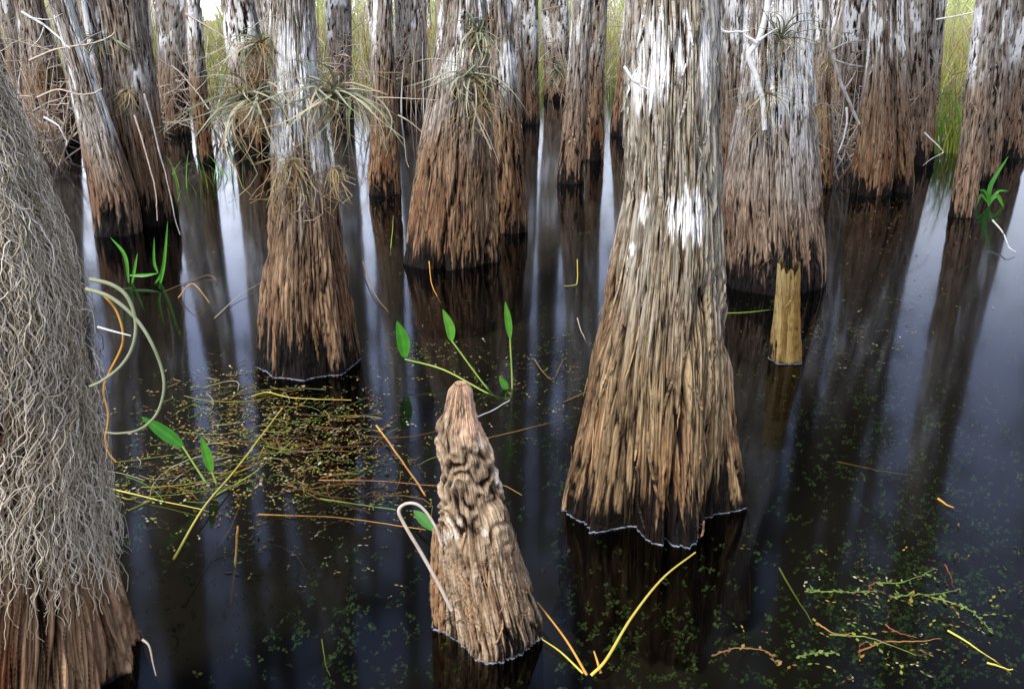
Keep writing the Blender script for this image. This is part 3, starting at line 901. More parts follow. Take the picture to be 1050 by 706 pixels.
# far wood beyond the marsh: reads as one pale mass of stems
nf = 700
yy = 36 + 45 * rs.random(nf); aa = -0.66 + 1.32 * rs.random(nf)
ok = np.ones(nf, bool)
for lo, hi in LAN:
    ok &= ~((aa > lo - 0.004) & (aa < hi + 0.004))
yy, aa = yy[ok], aa[ok]
C = np.stack([aa * yy, yy, np.full(len(yy), 0.1)], 1)
blades("far_wood", C, 3 + 8 * rs.random(len(C)), 0.05 + 0.12 * rs.random(len(C)), 0.02 + 0.08 * rs.random(len(C)), BRUSH, "stuff", var=0.4 + 0.6 * rs.random(len(C)))


# low scrub along the far edge of the marsh
nq = 9000
yy = 62 + 40 * rs.random(nq); aa = -0.66 + 1.32 * rs.random(nq)
C = np.stack([aa * yy, yy, np.full(nq, 0.1)], 1)
hh = (4.0 + 3.0 * rs.random(nq)) * (0.75 + 0.35 * np.sin(aa * 47) * np.sin(aa * 19 + 1) + 0.25 * np.sin(aa * 131))
SCRUB = ramp_mat("far_scrub", [(0.42, 0.36, 0.25), (0.70, 0.68, 0.48), (0.68, 0.72, 0.30), (0.50, 0.62, 0.18)], 0.7, 0.4)
blades("far_scrub", C, np.clip(hh, 1.6, 8), 0.03 + 0.07 * rs.random(nq), 0.1 + 0.5 * rs.random(nq), SCRUB, "stuff", var=np.clip(0.5 + 0.35 * np.sin(aa * 61) + 0.2 * rs.normal(size=nq), 0, 1))


def bare_shrub(px, py, h, sp, n_, label, seed, mat=None):
    rs = np.random.default_rng(seed)
    b = at_water(px, py, -0.05)
    K_ = 8
    Ps, Rs = [], []
    for i in range(n_):
        p_ = np.array([rs.normal() * 0.08 * sp, rs.normal() * 0.08 * sp, 0.0])
        d = np.array([rs.normal() * 0.35 * sp, rs.normal() * 0.35 * sp, 1.0])
        L = h * (0.5 + 0.6 * rs.random())
        pts = [p_]
        for k in range(K_ - 1):
            d = d + rs.normal(size=3) * 0.16
            pts.append(pts[-1] + d / np.linalg.norm(d) * L / (K_ - 1))
        pts = np.array(pts)
        Ps.append(pts); Rs.append(np.linspace(0.010, 0.003, K_))
        for _ in range(5):
            k = rs.integers(2, K_)
            q = pts[k]; d2 = np.array([rs.normal(), rs.normal(), 0.4 + 0.4 * rs.normal()]); d2 /= np.linalg.norm(d2)
            l2 = L * (0.12 + 0.25 * rs.random())
            t_ = np.linspace(0, 1, K_)[:, None]
            Ps.append(q + d2 * l2 * t_ + np.array([0, 0, -0.25 * rs.random() * l2]) * t_ ** 2 + rs.normal(size=(K_, 3)) * 0.012 * t_); Rs.append(np.linspace(0.0055, 0.002, K_))
    V, Q = tubes(np.array(Ps), np.array(Rs), 4)
    o = build("bare_shrub", V, Q, mat or BRUSH, None, {"var": np.repeat(rs.random(len(Ps)), K_ * 4)}, loc=b)
    tag(o, label, "shrub", "bare shrubs between the trunks")
bare_shrub(52, 172, 1.6, 1.3, 46, "dense twiggy bare shrub between the mossy trunk and leaning white stem", 501)
bare_shrub(152, 158, 1.4, 1.0, 25, "twiggy bare shrub right of the thick shaggy cypress", 502)
bare_shrub(318, 140, 1.5, 0.8, 25, "bare shrub behind the white-topped air-plant trunk", 503)
bare_shrub(228, 150, 1.5, 1.2, 25, "bare shrub behind the tangled air plant", 504)
bare_shrub(385, 135, 1.8, 0.8, 21, "thin bare shrub left of the far stout cypress", 505)
bare_shrub(590, 118, 2.0, 0.9, 25, "bare shrub beyond the root-fan cypress", 506)
bare_shrub(868, 168, 1.5, 1.1, 39, "twiggy shrub tangled round the fallen grey stick", 507)
bare_shrub(985, 150, 1.5, 1.1, 32, "bare shrub behind the green sedge at right", 508)
bare_shrub(715, 190, 1.3, 0.8, 21, "bare shrub half hidden behind the broad foreground trunk", 509)
bare_shrub(846, 190, 1.0, 0.9, 18, "low bare shrub right of the wide branch-bearing cypress", 510)

# green sedge at right between the trunks
Yb = at_water(970, 158)[1]
C0 = at_water(975, 157)
nn = 130
C = np.stack([C0[0] + rs.normal(size=nn) * 0.16, C0[1] + 0.1 + rs.normal(size=nn) * 0.12, np.full(nn, -0.05)], 1)
SEDGE = ramp_mat("sedge", [(0.50, 0.32, 0.06), (0.42, 0.42, 0.08), (0.22, 0.42, 0.05), (0.12, 0.34, 0.04)], 0.5, 0.3)
o = blades("sedge_clump", C, 0.5 + 0.9 * rs.random(nn), 0.006 + 0.007 * rs.random(nn), 0.2 + 0.6 * rs.random(nn), SEDGE, seg=6)
tag(o, "green and yellow sedge clump in front of the far right trunks", "plant")
C0 = at_water(213, 190)
nn = 26
C = np.stack([C0[0] + rs.normal(size=nn) * 0.22, C0[1] + rs.normal(size=nn) * 0.6, np.full(nn, -0.05)], 1)
o = blades("sedge_clump", C, 0.2 + 0.3 * rs.random(nn), 0.005 + 0.004 * rs.random(nn), 0.2 + 0.6 * rs.random(nn), SEDGE, seg=6, var=0.7 + 0.3 * rs.random(nn))
tag(o, "sparse green grass blades rising among white reflections at left", "plant")

# ------------------------------------------------------------------ cypress knee, stump
K = make_tree("cypress_knee", "knobbly tan cypress knee with rounded pink tip in the foreground", "cypress knee",
    [(393.5, 468, 477), (396, 464, 481), (401, 461, 484), (410, 459, 485), (422, 456, 487), (436, 450, 490), (455, 450, 498), (480, 451, 507), (510, 452, 516), (535, 452, 523), (575, 455, 533), (613, 459, 546), (640, 461, 556)], 679, 205, KNEE_BARK,
    strip=0.010, plate=0.24, amp=0.012, flute=0.24, nfl=6, fl_top=0.2, top='round', knee=True, crown=False, peel=220, wet_z=0.11, part="knee_body", cull=0.9, peel_len=0.11, zgrey=9, zlich=9)
kr = K['root']
lob = make_tree("root_lobe", None, None, [(540, 446, 458), (560, 443, 462), (600, 442, 468), (630, 443, 472)], 648, 206, KNEE_BARK,
    strip=0.009, plate=0.10, amp=0.007, top='round', crown=False, peel=20, wet_z=0.03, part="root_lobe", cull=1.0, zgrey=9, zlich=9, y_off=0.0, peel_len=0.08)
lroot = lob['root']
for ch in list(lroot.children):
    ch.parent = kr
    ch.location = lroot.location - kr.location
bpy.data.objects.remove(lroot)

make_tree("broken_stump", "short broken yellowish stump standing in the dark water", "stump",
    [(276, 797, 819), (285, 797, 820), (300, 796, 820), (320, 794, 820), (345, 791, 821), (366, 789, 822)], 374, 208, STUMP_WOOD,
    strip=0.03, plate=0.16, amp=0.006, flute=0.16, nfl=5, top='jag', crown=False, peel=4, flat=0.75, wet_z=0.0, part="stump_body", cull=0.8, zgrey=0.3, zlich=-1, lich_amt=0.75, peel_len=0.08)


# ------------------------------------------------------------------ leaves, stems, reeds
def stem(name, pts, r, mat, label=None, cat=None, parent=None, group=None, r_end=0.35, k=None, sides=6, wob=0.0, loc=None):
    k = k or max(8, 6 * len(pts))
    P = spline(pts, k)
    if wob:
        P = P + np.cumsum(rng.normal(size=P.shape) * wob, axis=0) * np.linspace(0, 1, k)[:, None]
    R = r * np.linspace(1, r_end, k)
    o0 = P[0].copy() if loc is None else np.asarray(loc)
    V, Q = tubes((P - o0)[None], R[None], sides)
    o = build(name, V, Q, mat, parent, {"var": np.full(len(V), rng.random())}, loc=o0 if parent is None else None)
    if label: tag(o, label, cat, group)
    return o


def reed(px_pts, r, mat, label, name="dry_reed", cat="reed", group="fallen reeds and stems on the water", z0=0.004, z1=0.004, zs=None, r_end=0.4, wob=0.0012):
    n_ = len(px_pts)
    r = r * 0.78
    zl = zs if zs is not None else np.linspace(z0, z1, n_)
    P = [at_water(x, y, z) for (x, y), z in zip(px_pts, zl)]
    return stem(name, P, r, mat, label, cat, group=group, r_end=r_end, wob=wob)


def leaf_blade(name, pts, width, mat, parent, loc, var=0.5, prof='lance', k=16, nrm=None):
    """pts: centre line (world). Flat curved blade facing roughly the camera."""
    P = spline(pts, k)
    tt = np.linspace(0, 1, k)
    if prof == 'lance':
        w = width * np.clip(np.sin(np.pi * np.clip(tt * 0.93 + 0.06, 0, 1)) ** 0.75, 0.02, 1) * (1 - 0.25 * tt)
        w[-1] = width * 0.03
    else:
        w = width * (1 - 0.9 * tt ** 2)
    Tn = np.gradient(P, axis=0); Tn /= np.linalg.norm(Tn, axis=1, keepdims=True)
    view = P - np.array([0, 0, CAMH]); view /= np.linalg.norm(view, axis=1, keepdims=True)
    if nrm is not None:
        view = view + np.asarray(nrm)
    side = np.cross(Tn, view); side /= np.linalg.norm(side, axis=1, keepdims=True)
    nn_ = np.cross(side, Tn)
    cols = []
    for f, dz in ((-1, 0.28), (-0.5, 0.05), (0, 0.0), (0.5, 0.05), (1, 0.28)):
        cols.append(P + side * (f * w)[:, None] + nn_ * (dz * w)[:, None] * -1)
    V = np.stack(cols, 1) - np.asarray(loc)
    vv = np.tile(var + np.array([0.1, -0.08, 0.18, -0.08, 0.1]), (k, 1)) + 0.06 * np.sin(tt * 20)[:, None]
    return build(name, V.reshape(-1, 3), grid_quads(5, k, False), mat, parent, {"var": np.clip(vv, 0, 1).ravel()})


# three-leaved arrowhead plant in the middle
base = at_water(518, 409, -0.05)
ap = empty("water_plant", base)
tag(ap, "green arrow-leaved water plant with upright leaves behind the knee", "plant")
Yb = base[1]
def aplant(stem_px, leaf_px, w, Ys, var, parent, loc, mats=(REED_GREEN, GREEN_LEAF), sr=0.0045, first=None):
    P = [first if first is not None else loc] + [at_depth(x, y, Yq) for (x, y), Yq in zip(stem_px, Ys)]
    st = stem("stem", P, sr, mats[0], parent=parent, r_end=0.8, loc=loc)
    L = [at_depth(x, y, Ys[-1]) for (x, y) in leaf_px]
    leaf_blade("leaf", L, w, mats[1], st, loc, var)
aplant([(503, 402), (463, 349)], [(463, 349), (461, 334), (454, 317)], 0.024, [Yb, Yb + 0.02], 0.75, ap, base)
aplant([(525, 402), (523, 346)], [(523, 346), (521, 328), (518, 309)], 0.018, [Yb, Yb], 0.7, ap, base)
aplant([(500, 403), (455, 379), (415, 368)], [(415, 366), (413, 348), (407, 329)], 0.034, [Yb - 0.05, Yb + 0.1, Yb + 0.15], 0.45, ap, base)
aplant([(519, 403)], [(520, 400), (516, 392), (512, 386)], 0.018, [Yb], 0.6, ap, base)

base = at_water(220, 508, -0.05)
ap = empty("water_plant", base)
tag(ap, "water plant with two broad green blades right of the moss tree", "plant")
Yb = base[1]
aplant([(205, 485), (187, 457)], [(187, 457), (168, 443), (145, 427)], 0.026, [Yb, Yb], 0.15, ap, base)
aplant([(222, 497), (217, 483)], [(217, 483), (212, 466), (206, 447)], 0.019, [Yb, Yb], 0.65, ap, base)

base = at_water(148, 296, -0.04)
ap = empty("water_plant", base)
tag(ap, "clump of narrow green blades in front of the leaning white stem", "plant")
Yb = base[1]
for pts, w, v in (([(132, 290), (128, 262), (113, 243)], 0.012, 0.6), ([(135, 292), (138, 275), (141, 259)], 0.010, 0.7), ([(133, 282), (148, 282), (162, 280)], 0.012, 0.5),
                  ([(163, 296), (168, 270), (172, 226)], 0.012, 0.6), ([(162, 280), (158, 268), (158, 243)], 0.010, 0.5), ([(158, 292), (165, 280), (168, 262)], 0.009, 0.4), ([(136, 295), (122, 296), (116, 300)], 0.007, 0.5)):
    leaf_blade("leaf", [at_depth(x, y, Yb) for x, y in pts], w, GREEN_LEAF, ap, base, v)

base = at_water(1013, 216, -0.04)
ap = empty("water_plant", base)
tag(ap, "small green leafy plant right of the leaning reddish cypress", "plant")
Yb = base[1]
for pts, w, v in (([(1014, 212), (1016, 190), (1034, 160)], 0.022, 0.4), ([(1013, 210), (1022, 200), (1030, 214)], 0.022, 0.6), ([(1013, 208), (1006, 200), (1001, 212)], 0.012, 0.6), ([(1014, 206), (1010, 196), (1004, 195)], 0.012, 0.5), ([(1014, 206), (1024, 196), (1034, 196)], 0.012, 0.5)):
    leaf_blade("leaf", [at_depth(x, y, Yb) for x, y in pts], w, GREEN_LEAF, ap, base, v)

L0 = at_water(436, 537, 0.05)
lf = leaf_blade("floating_leaf", [at_water(444, 543, 0.03), at_water(434, 532, 0.035), at_water(424, 523, 0.03)], 0.020, DIM_LEAF, None, L0, 0.8)
lf.location = L0
tag(lf, "single green leaf framed by the bent stem beside the knee", "leaf")

# bent grey stem hooking beside the knee
Yk = K['Y'] - 0.16
o = stem("bent_stem", [at_depth(x, y, Yk) for x, y in ((463, 625), (448, 595), (430, 563), (414, 536), (409, 523), (416, 516), (428, 517), (438, 527), (446, 541), (452, 560))], 0.0052, PALE_STEM,
         "bent grey stem hooking over left of the cypress knee", "stem", r_end=0.6, k=50, sides=8, wob=0.0004)

G = "fallen reeds and stems on the water"
reed([(178, 573), (208, 521), (240, 483), (291, 418)], 0.0048, REED_YELLOW, "long straight yellow reed slanting up right over the debris mat", zs=[0.02, 0.03, 0.03, 0.01], r_end=0.6)
reed([(101, 497), (130, 505), (170, 516), (216, 527)], 0.0045, REED_YELLOW, "yellow reed pointing out from the mossy tree", zs=[0.03, 0.02, 0.004, -0.01])
reed([(108, 505), (150, 516), (200, 528)], 0.003, REED_GREEN, "thin green stem just below the yellow reed by the mossy tree", z0=0.005, z1=-0.02)
reed([(222, 507), (262, 483), (300, 452)], 0.0035, REED_GREEN, "green reed crossing the long straight yellow one", z0=0.004, z1=0.012)
reed([(236, 621), (241, 580), (244, 538)], 0.0050, REED_ORANGE, "short orange reed standing below the debris mat", z0=-0.01, z1=0.01, r_end=0.9)
reed([(188, 622), (215, 578), (240, 538), (252, 508)], 0.0055, REED_BROWN, "brown sunken reed left of the short orange reed", z0=-0.04, z1=-0.01)
reed([(386, 436), (405, 462), (436, 506)], 0.0050, REED_ORANGE, "orange reed slanting down towards the knee", z0=0.02, z1=0.02, r_end=0.8)
reed([(327, 492), (390, 493), (452, 499)], 0.0035, REED_RED, "reddish straight reed running behind the knee", z0=0.01, z1=0.03)
reed([(328, 511), (365, 516), (402, 521)], 0.0042, REED_GREEN, "short green reed left of the knee", z0=0.008, z1=0.004)
reed([(265, 527), (350, 531), (437, 543)], 0.0036, REED_ORANGE, "long thin orange reed ending at the small green leaf", z0=0.006, z1=0.012)
reed([(258, 406), (275, 402), (300, 407), (361, 409)], 0.0042, REED_YELLOW, "yellow reed lying before the curly air-plant cypress base", z0=0.01, z1=0.01)
reed([(490, 427), (505, 420), (521, 411)], 0.0035, DEAD_WOOD, "short white twig sticking out from the knee tip", z0=0.05, z1=0.03, r_end=0.8)
reed([(500, 449), (545, 438), (592, 424)], 0.0042, REED_BROWN, "brown reed lying on water between knee and broad trunk", z0=0.003, z1=0.003)
reed([(578, 412), (600, 402), (622, 392)], 0.004, REED_BROWN, "brown reed touching the broad trunk's left side", z0=0.003, z1=0.02)
reed([(424, 272), (428, 262), (421, 246)], 0.0042, REED_YELLOW, "yellow reed stub standing in front of the ribbed cypress", zs=[-0.02, 0.05, 0.12])
reed([(440, 268), (443, 292), (452, 312)], 0.005, REED_ORANGE, "orange reed leaning before the ribbed cypress base", zs=[0.10, 0.04, -0.04])
reed([(400, 262), (402, 240), (403, 222)], 0.0042, REED_GREEN, "green upright reed near the bright reflection left of ribbed cypress", zs=[-0.03, 0.05, 0.12])
reed([(738, 321), (765, 320), (797, 316)], 0.0032, REED_GREEN, "thin green stem lying left of the broken stump", z0=0.004, z1=0.004)
reed([(799, 582), (815, 610), (832, 640)], 0.0040, REED_GREEN, "short green stem sunk in the lower right water", z0=-0.005, z1=-0.03)
reed([(972, 646), (1000, 662), (1040, 688)], 0.0042, REED_YELLOW, "yellow reed at the bottom right corner", z0=0.006, z1=0.006)
reed([(1012, 679), (1025, 682), (1040, 686)], 0.0040, REED_YELLOW, "shorter yellow reed tip by the bottom right corner", z0=0.006, z1=0.006)
reed([(330, 655), (333, 672), (337, 691)], 0.0028, REED_GREEN, "little green stem alone at the bottom left of the knee", z0=-0.01, z1=0.0)
reed([(183, 305), (197, 291), (214, 311)], 0.0045, REED_ORANGE, "folded reed making a peak over the left reflection", zs=[0.005, 0.10, 0.005])
reed([(220, 326), (245, 303), (272, 287)], 0.0035, PALE_STEM, "pale thin twig left of the air-plant cypress base", z0=0.004, z1=0.03)
reed([(168, 299), (200, 286), (214, 282), (222, 287), (210, 288)], 0.0035, REED_BROWN, "brown looped stem above the folded reed", z0=0.004, z1=0.02)
reed([(372, 268), (384, 300), (399, 319)], 0.0045, REED_BROWN, "brown stem beside the air-plant cypress right flank", z0=0.05, z1=0.004)
reed([(592, 326), (596, 340), (602, 352)], 0.0040, PALE_STEM, "short pale stick left of the broad trunk", z0=0.03, z1=-0.01)
reed([(592, 266), (592, 288), (588, 292), (578, 292)], 0.0045, REED_YELLOW, "small yellow-green bent reed in the water right of centre", zs=[0.12, 0.03, 0.005, 0.005])
reed([(548, 368), (556, 380), (566, 388), (575, 370)], 0.004, REED_BROWN, "small forked brown stem right of the arrow-leaved plant", z0=0.01, z1=0.01)
reed([(858, 473), (900, 482), (937, 488)], 0.0038, REED_BROWN, "brown submerged reed in the right-hand reflection", z0=-0.01, z1=-0.01)
reed([(962, 511), (970, 517), (980, 523)], 0.0060, REED_ORANGE, "short ochre leaf fragment floating at right", z0=0.004, z1=0.004)
reed([(1018, 226), (1028, 238), (1034, 252), (1042, 258)], 0.009, DEAD_WOOD, "white curved stick at the right edge", z0=0.12, z1=0.02)

# broken yellow reed, lower centre: one bent blade, three branches
b0 = at_water(606, 692, 0.0)
br = empty("broken_reed", b0)
tag(br, "broken yellow reed bent in a V right of the knee", "reed", None)
for pts, zs_, r, m in ((((606, 692), (622, 675), (648, 632), (680, 592), (713, 566)), (0, 0.03, 0.05, 0.05, 0.02), 0.0048, REED_YELLOW),
                       (((602, 692), (580, 655), (551, 617)), (0.0, 0.03, 0.04), 0.004, REED_ORANGE),
                       (((598, 690), (575, 668), (556, 655)), (0.0, 0.01, 0.01), 0.0032, REED_YELLOW),
                       (((616, 690), (612, 676), (609, 667)), (0.0, 0.02, 0.04), 0.004, REED_ORANGE)):
    P = [at_water(x, y, z) for (x, y), z in zip(pts, zs_)]
    stem("blade", P, r, m, parent=br, loc=b0, r_end=0.5)

# lower right floating stems with reddish and green runs and leaflets
def floating_stem(pts, r, mat, label, leafy=0, z=0.003):
    P = np.array([at_water(x, y, z) for x, y in pts])
    Pc = spline(P, 24) - P[0]
    Pc = Pc + np.cumsum(rng.normal(size=Pc.shape) * 0.0016, axis=0) * np.array([1, 1, 0.15])
    V, Q = tubes(Pc[None], (0.75 * r * np.linspace(1, 0.35, 24))[None], 6)
    parts = [(V, Q)]
    if leafy:
        for c in Pc[np.linspace(1, 23, leafy * 2).astype(int)]:
            for q in (-1, 1):
                a = rng.random() * 6.28
                d = np.array([math.cos(a), math.sin(a), 0.15]); e = np.array([-d[1], d[0], 0.1])
                s_ = 0.007 + 0.012 * rng.random()
                d = d + np.array([0, 0, rng.normal() * 0.4])
                parts.append((np.array([c, c + d * s_ * 0.5 + e * s_ * 0.32, c + d * s_, c + d * s_ * 0.5 - e * s_ * 0.32]), np.array([[0, 1, 2, 3]])))
    V, Q = join(parts)
    o = build("water_weed", V, Q, mat, None, loc=P[0])
    tag(o, label, "water weed", "water weed stems in the lower right")
floating_stem([(838, 638), (850, 645), (862, 652), (880, 651)], 0.0035, WEED_ORANGE, "orange curved weed stem over the dark lower right water")
floating_stem([(850, 650), (890, 655), (937, 671)], 0.0032, WEED_GREEN, "straight pale green weed stem at lower right")
floating_stem([(880, 668), (905, 658), (935, 659), (962, 655)], 0.0036, WEED_ORANGE, "long orange weed stem running right at the bottom")
floating_stem([(880, 672), (883, 660), (900, 660)], 0.0030, WEED_RED, "short red weed stem beside the long orange one")
floating_stem([(908, 640), (920, 650), (940, 655)], 0.0030, WEED_RED, "reddish weed stem above the long orange one")
floating_stem([(825, 606), (860, 606), (900, 605)], 0.0026, WEED_GREEN, "thin level weed stem with leaflets at lower right", 10)
floating_stem([(902, 596), (890, 600), (892, 604), (884, 608)], 0.0030, WEED_RED, "small red hooked weed stem at lower right")
floating_stem([(898, 597), (925, 596), (955, 585)], 0.0030, WEED_GREEN, "curved green weed stem tip pointing right", 4)
floating_stem([(915, 612), (950, 611), (988, 607)], 0.0028, WEED_GREEN, "straight green weed stem below the curved tip", 8)
floating_stem([(955, 612), (985, 622), (1003, 634), (1018, 648)], 0.0028, WEED_GREEN, "arching green weed stem going down to the right corner", 8)
floating_stem([(968, 578), (975, 588), (977, 600)], 0.0028, WEED_RED, "upright red weed stem near the right edge", 0)
floating_stem([(816, 672), (836, 669), (855, 668)], 0.0028, WEED_GREEN, "green weed stem with leaflets at bottom right", 8)
floating_stem([(730, 672), (760, 665), (790, 670), (800, 685)], 0.0026, REED_BROWN, "dim arched weed stem at the bottom right of the broad trunk", 5)

# ------------------------------------------------------------------ Spanish moss on the left tree
tr_ = T['moss']
def strand_walk(nS, K, z_lo, z_hi, th_lo, th_hi, step, off, curl, rs, r0):
    zz, Cx, Rz, nu = tr_['zz'], tr_['Cx'], tr_['Rz'], tr_['nu']
    th = th_lo + (th_hi - th_lo) * rs.random(nS)
    z = z_lo + (z_hi - z_lo) * rs.random(nS)
    # strands hang in tufts
    nc = max(6, nS // 9); pick = rs.integers(0, nc, nS)
    th = 0.35 * th + 0.65 * (th_lo + (th_hi - th_lo) * rs.random(nc))[pick] + rs.normal(size=nS) * 0.05
    z = 0.25 * z + 0.75 * (z_lo + (z_hi - z_lo) * rs.random(nc))[pick] + rs.normal(size=nS) * 0.02
    o = off[0] + (off[1] - off[0]) * rs.random(nS) ** 1.5
    P = np.zeros((nS, K, 3))
    ha = rs.normal(size=nS) * 0.8
    ph = rs.random(nS) * 6.28; fq = 0.5 + 0.9 * rs.random(nS)
    for k in range(K):
        R = np.interp(z, zz, Rz) * 1.04 + o
        cx = np.interp(z, zz, Cx) - tr_['cx0']
        P[:, k] = np.stack([cx + R * np.cos(th), R * np.sin(th), z], 1)
        a = ha + curl * np.sin(ph + fq * k) + rs.normal(size=nS) * 0.42
        z = z - step * np.cos(a)
        th = th + step * np.sin(a) / R
        o = np.clip(o + rs.normal(size=nS) * step * 0.45, off[0], off[1] * 1.3)
        ha *= 0.9
    Rr = r0[:, None] * np.linspace(1, 0.55, K)[None]
    return P, Rr

rs = np.random.default_rng(5)
pieces = []
def add_strands(*a, **k):
    P, R = strand_walk(*a, **k)
    # smooth by subdividing each path once
    mid = 0.5 * (P[:, 1:] + P[:, :-1])
    n_, k_ = P.shape[:2]
    P2 = np.zeros((n_, 2 * k_ - 1, 3)); P2[:, 0::2] = P; P2[:, 1::2] = mid
    P2[:, 2:-2:2] = 0.5 * P2[:, 2:-2:2] + 0.25 * (P2[:, 1:-3:2] + P2[:, 3:-1:2])
    R2 = np.zeros((n_, 2 * k_ - 1)); R2[:, 0::2] = R; R2[:, 1::2] = 0.5 * (R[:, 1:] + R[:, :-1])
    V, Q = tubes(P2, R2, 4)
    pieces.append((V, Q, np.repeat(rs.random(n_), (2 * k_ - 1) * 4)))
R_ = lambda n_: 0.0006 + 0.0016 * rs.random(n_) ** 1.6
add_strands(6400, 16, 0.97, 1.85, -math.pi * 1.0, 0.6, 0.014, (0.003, 0.036), 0.42, rs, R_(6400))
add_strands(620, 14, 0.84, 1.0, -math.pi * 1.0, 0.5, 0.014, (0.002, 0.03), 0.42, rs, R_(620))
add_strands(80, 20, 0.62, 0.80, -math.pi * 0.9, 0.1, 0.016, (0.002, 0.03), 0.5, rs, R_(80))
add_strands(480, 24, 0.46, 0.95, -0.70, 0.40, 0.015, (0.002, 0.045), 0.5, rs, R_(480))
add_strands(50, 18, 0.56, 0.70, -1.35, -1.05, 0.015, (0.002, 0.02), 0.5, rs, R_(50))
V, Q = join([(a, b) for a, b, c in pieces])
o = build("spanish_moss", V, Q, MOSS, None, {"var": np.concatenate([c for a, b, c in pieces])}, loc=tr_['root'].location)
tag(o, "shaggy grey Spanish moss mat hanging on the left edge tree", "spanish moss")

# looping air plant on the moss tree
Yl = tr_['Y'] - 0.10
b0 = at_depth(92, 288, Yl)
lp = empty("air_plant", b0)
tag(lp, "air plant with two long looping leaves beside the mossy trunk", "air plant", "air plants growing on the trunks")
stem("leaf", [at_depth(x, y, Yl) for x, y in ((92, 286), (115, 292), (131, 305), (139, 330), (136, 355), (124, 375), (105, 390), (92, 396))], 0.0048, LOOP_LEAF, parent=lp, loc=b0, r_end=0.6, k=50, sides=8)
stem("leaf", [at_depth(x, y, Yl) for x, y in ((88, 296), (112, 304), (135, 322), (152, 345), (165, 375), (168, 400), (160, 425), (143, 440), (122, 444), (108, 443))], 0.0047, LOOP_LEAF, parent=lp, loc=b0, r_end=0.45, k=60, sides=8)
stem("dry_leaf", [at_depth(x, y, Yl + 0.02) for x, y in ((104, 300), (120, 320), (126, 350), (112, 382), (106, 400), (111, 425), (108, 450), (112, 465), (119, 473))], 0.003, REED_ORANGE, parent=lp, loc=b0, r_end=0.5, k=50)
stem("dry_leaf", [at_depth(x, y, Yl) for x, y in ((100, 335), (118, 340), (134, 344))], 0.0028, DEAD_WOOD, parent=lp, loc=b0, r_end=0.4)
o = stem("dry_twig", [at_depth(x, y, tr_['Y'] - 0.1) for x, y in ((146, 655), (153, 662), (157, 680), (160, 692))], 0.0035, PALE_STEM, "small curled dry twig right of the moss tree base", "twig")


# ------------------------------------------------------------------ air plants on the trunks
def air_plant(px, py, Y, label, n_green, n_dry, ln, seed, wid=0.010, spread=1.0, down=0.0, side=0.0, roots=22):
    n_green = int(n_green * 1.6); n_dry = int(n_dry * 1.3); ln = ln * 1.2; wid = wid * 0.85
    rs = np.random.default_rng(seed)
    c = at_depth(px, py, Y)
    root = empty("air_plant", c)
    tag(root, label, "air plant", "air plants growing on the trunks")
    def leaves(n_, mat, nm, L, wd, grav, up):
        K = 14
        tt = np.linspace(0, 1, K)
        Vs, vv = [], []
        for i in range(n_):
            a = rs.random() * 6.283
            d = np.array([math.cos(a) * spread + side, -0.35 - 0.5 * rs.random(), up + math.sin(a) * 0.5 + 0.25 * rs.normal()])
            d /= np.linalg.norm(d)
            l_ = L * (0.45 + 0.75 * rs.random())
            g = grav * (0.6 + 0.8 * rs.random())
            # march along with gravity and a sideways curl
            p_ = np.zeros(3); pts = []
            cu = rs.normal(size=3) * 0.34; cu[2] *= 0.3
            dd = d.copy()
            for k in range(K):
                pts.append(p_.copy())
                p_ = p_ + dd * l_ / K
                dd = dd + np.array([0, 0, -g / K * 2.2]) + cu * (1.5 if k > K * 0.5 else 0.6) / 1.5
                dd /= np.linalg.norm(dd)
            P = np.array(pts)
            Tn = np.gradient(P, axis=0); Tn /= np.linalg.norm(Tn, axis=1, keepdims=True) + 1e-9
            sd = np.cross(Tn, [0.05, -0.3, 1.0]); sd /= np.linalg.norm(sd, axis=1, keepdims=True) + 1e-9
            nr = np.cross(sd, Tn)
            w = wd * (0.7 + 0.6 * rs.random()) * np.clip(1 - tt, 0.05, 1) ** 0.7
            Vs.append(np.stack([P - sd * w[:, None], P - nr * (0.7 * w)[:, None], P + sd * w[:, None]], 1))
            vv.append(np.full(K * 3, rs.random()))
        V = np.array(Vs).reshape(-1, 3)
        q = grid_quads(3, K, False)
        Q = (q[None] + (np.arange(n_) * K * 3)[:, None, None]).reshape(-1, 4)
        return build(nm, V, Q, mat, root, {"var": np.concatenate(vv)})
    if n_green: leaves(n_green, AIR_LEAF, "leaves", ln, wid, 0.9, 0.45 - down)
    if n_dry: leaves(n_dry, DRY_LEAF, "dry_leaves", ln * 0.8, wid * 0.7, 1.5, -0.15 - down)
    if roots:
        P = np.zeros((roots, 8, 3)); P[:, 1:] = np.cumsum(rs.normal(size=(roots, 7, 3)) * 0.032 * ln / 0.3 + np.array([0, -0.002, -0.02 * ln / 0.3]), axis=1)
        V, Q = tubes(P, np.full((roots, 8), 0.0014))
        build("roots", V, Q, DRY_LEAF, root, {"var": np.repeat(rs.random(roots), 32)})
    return root

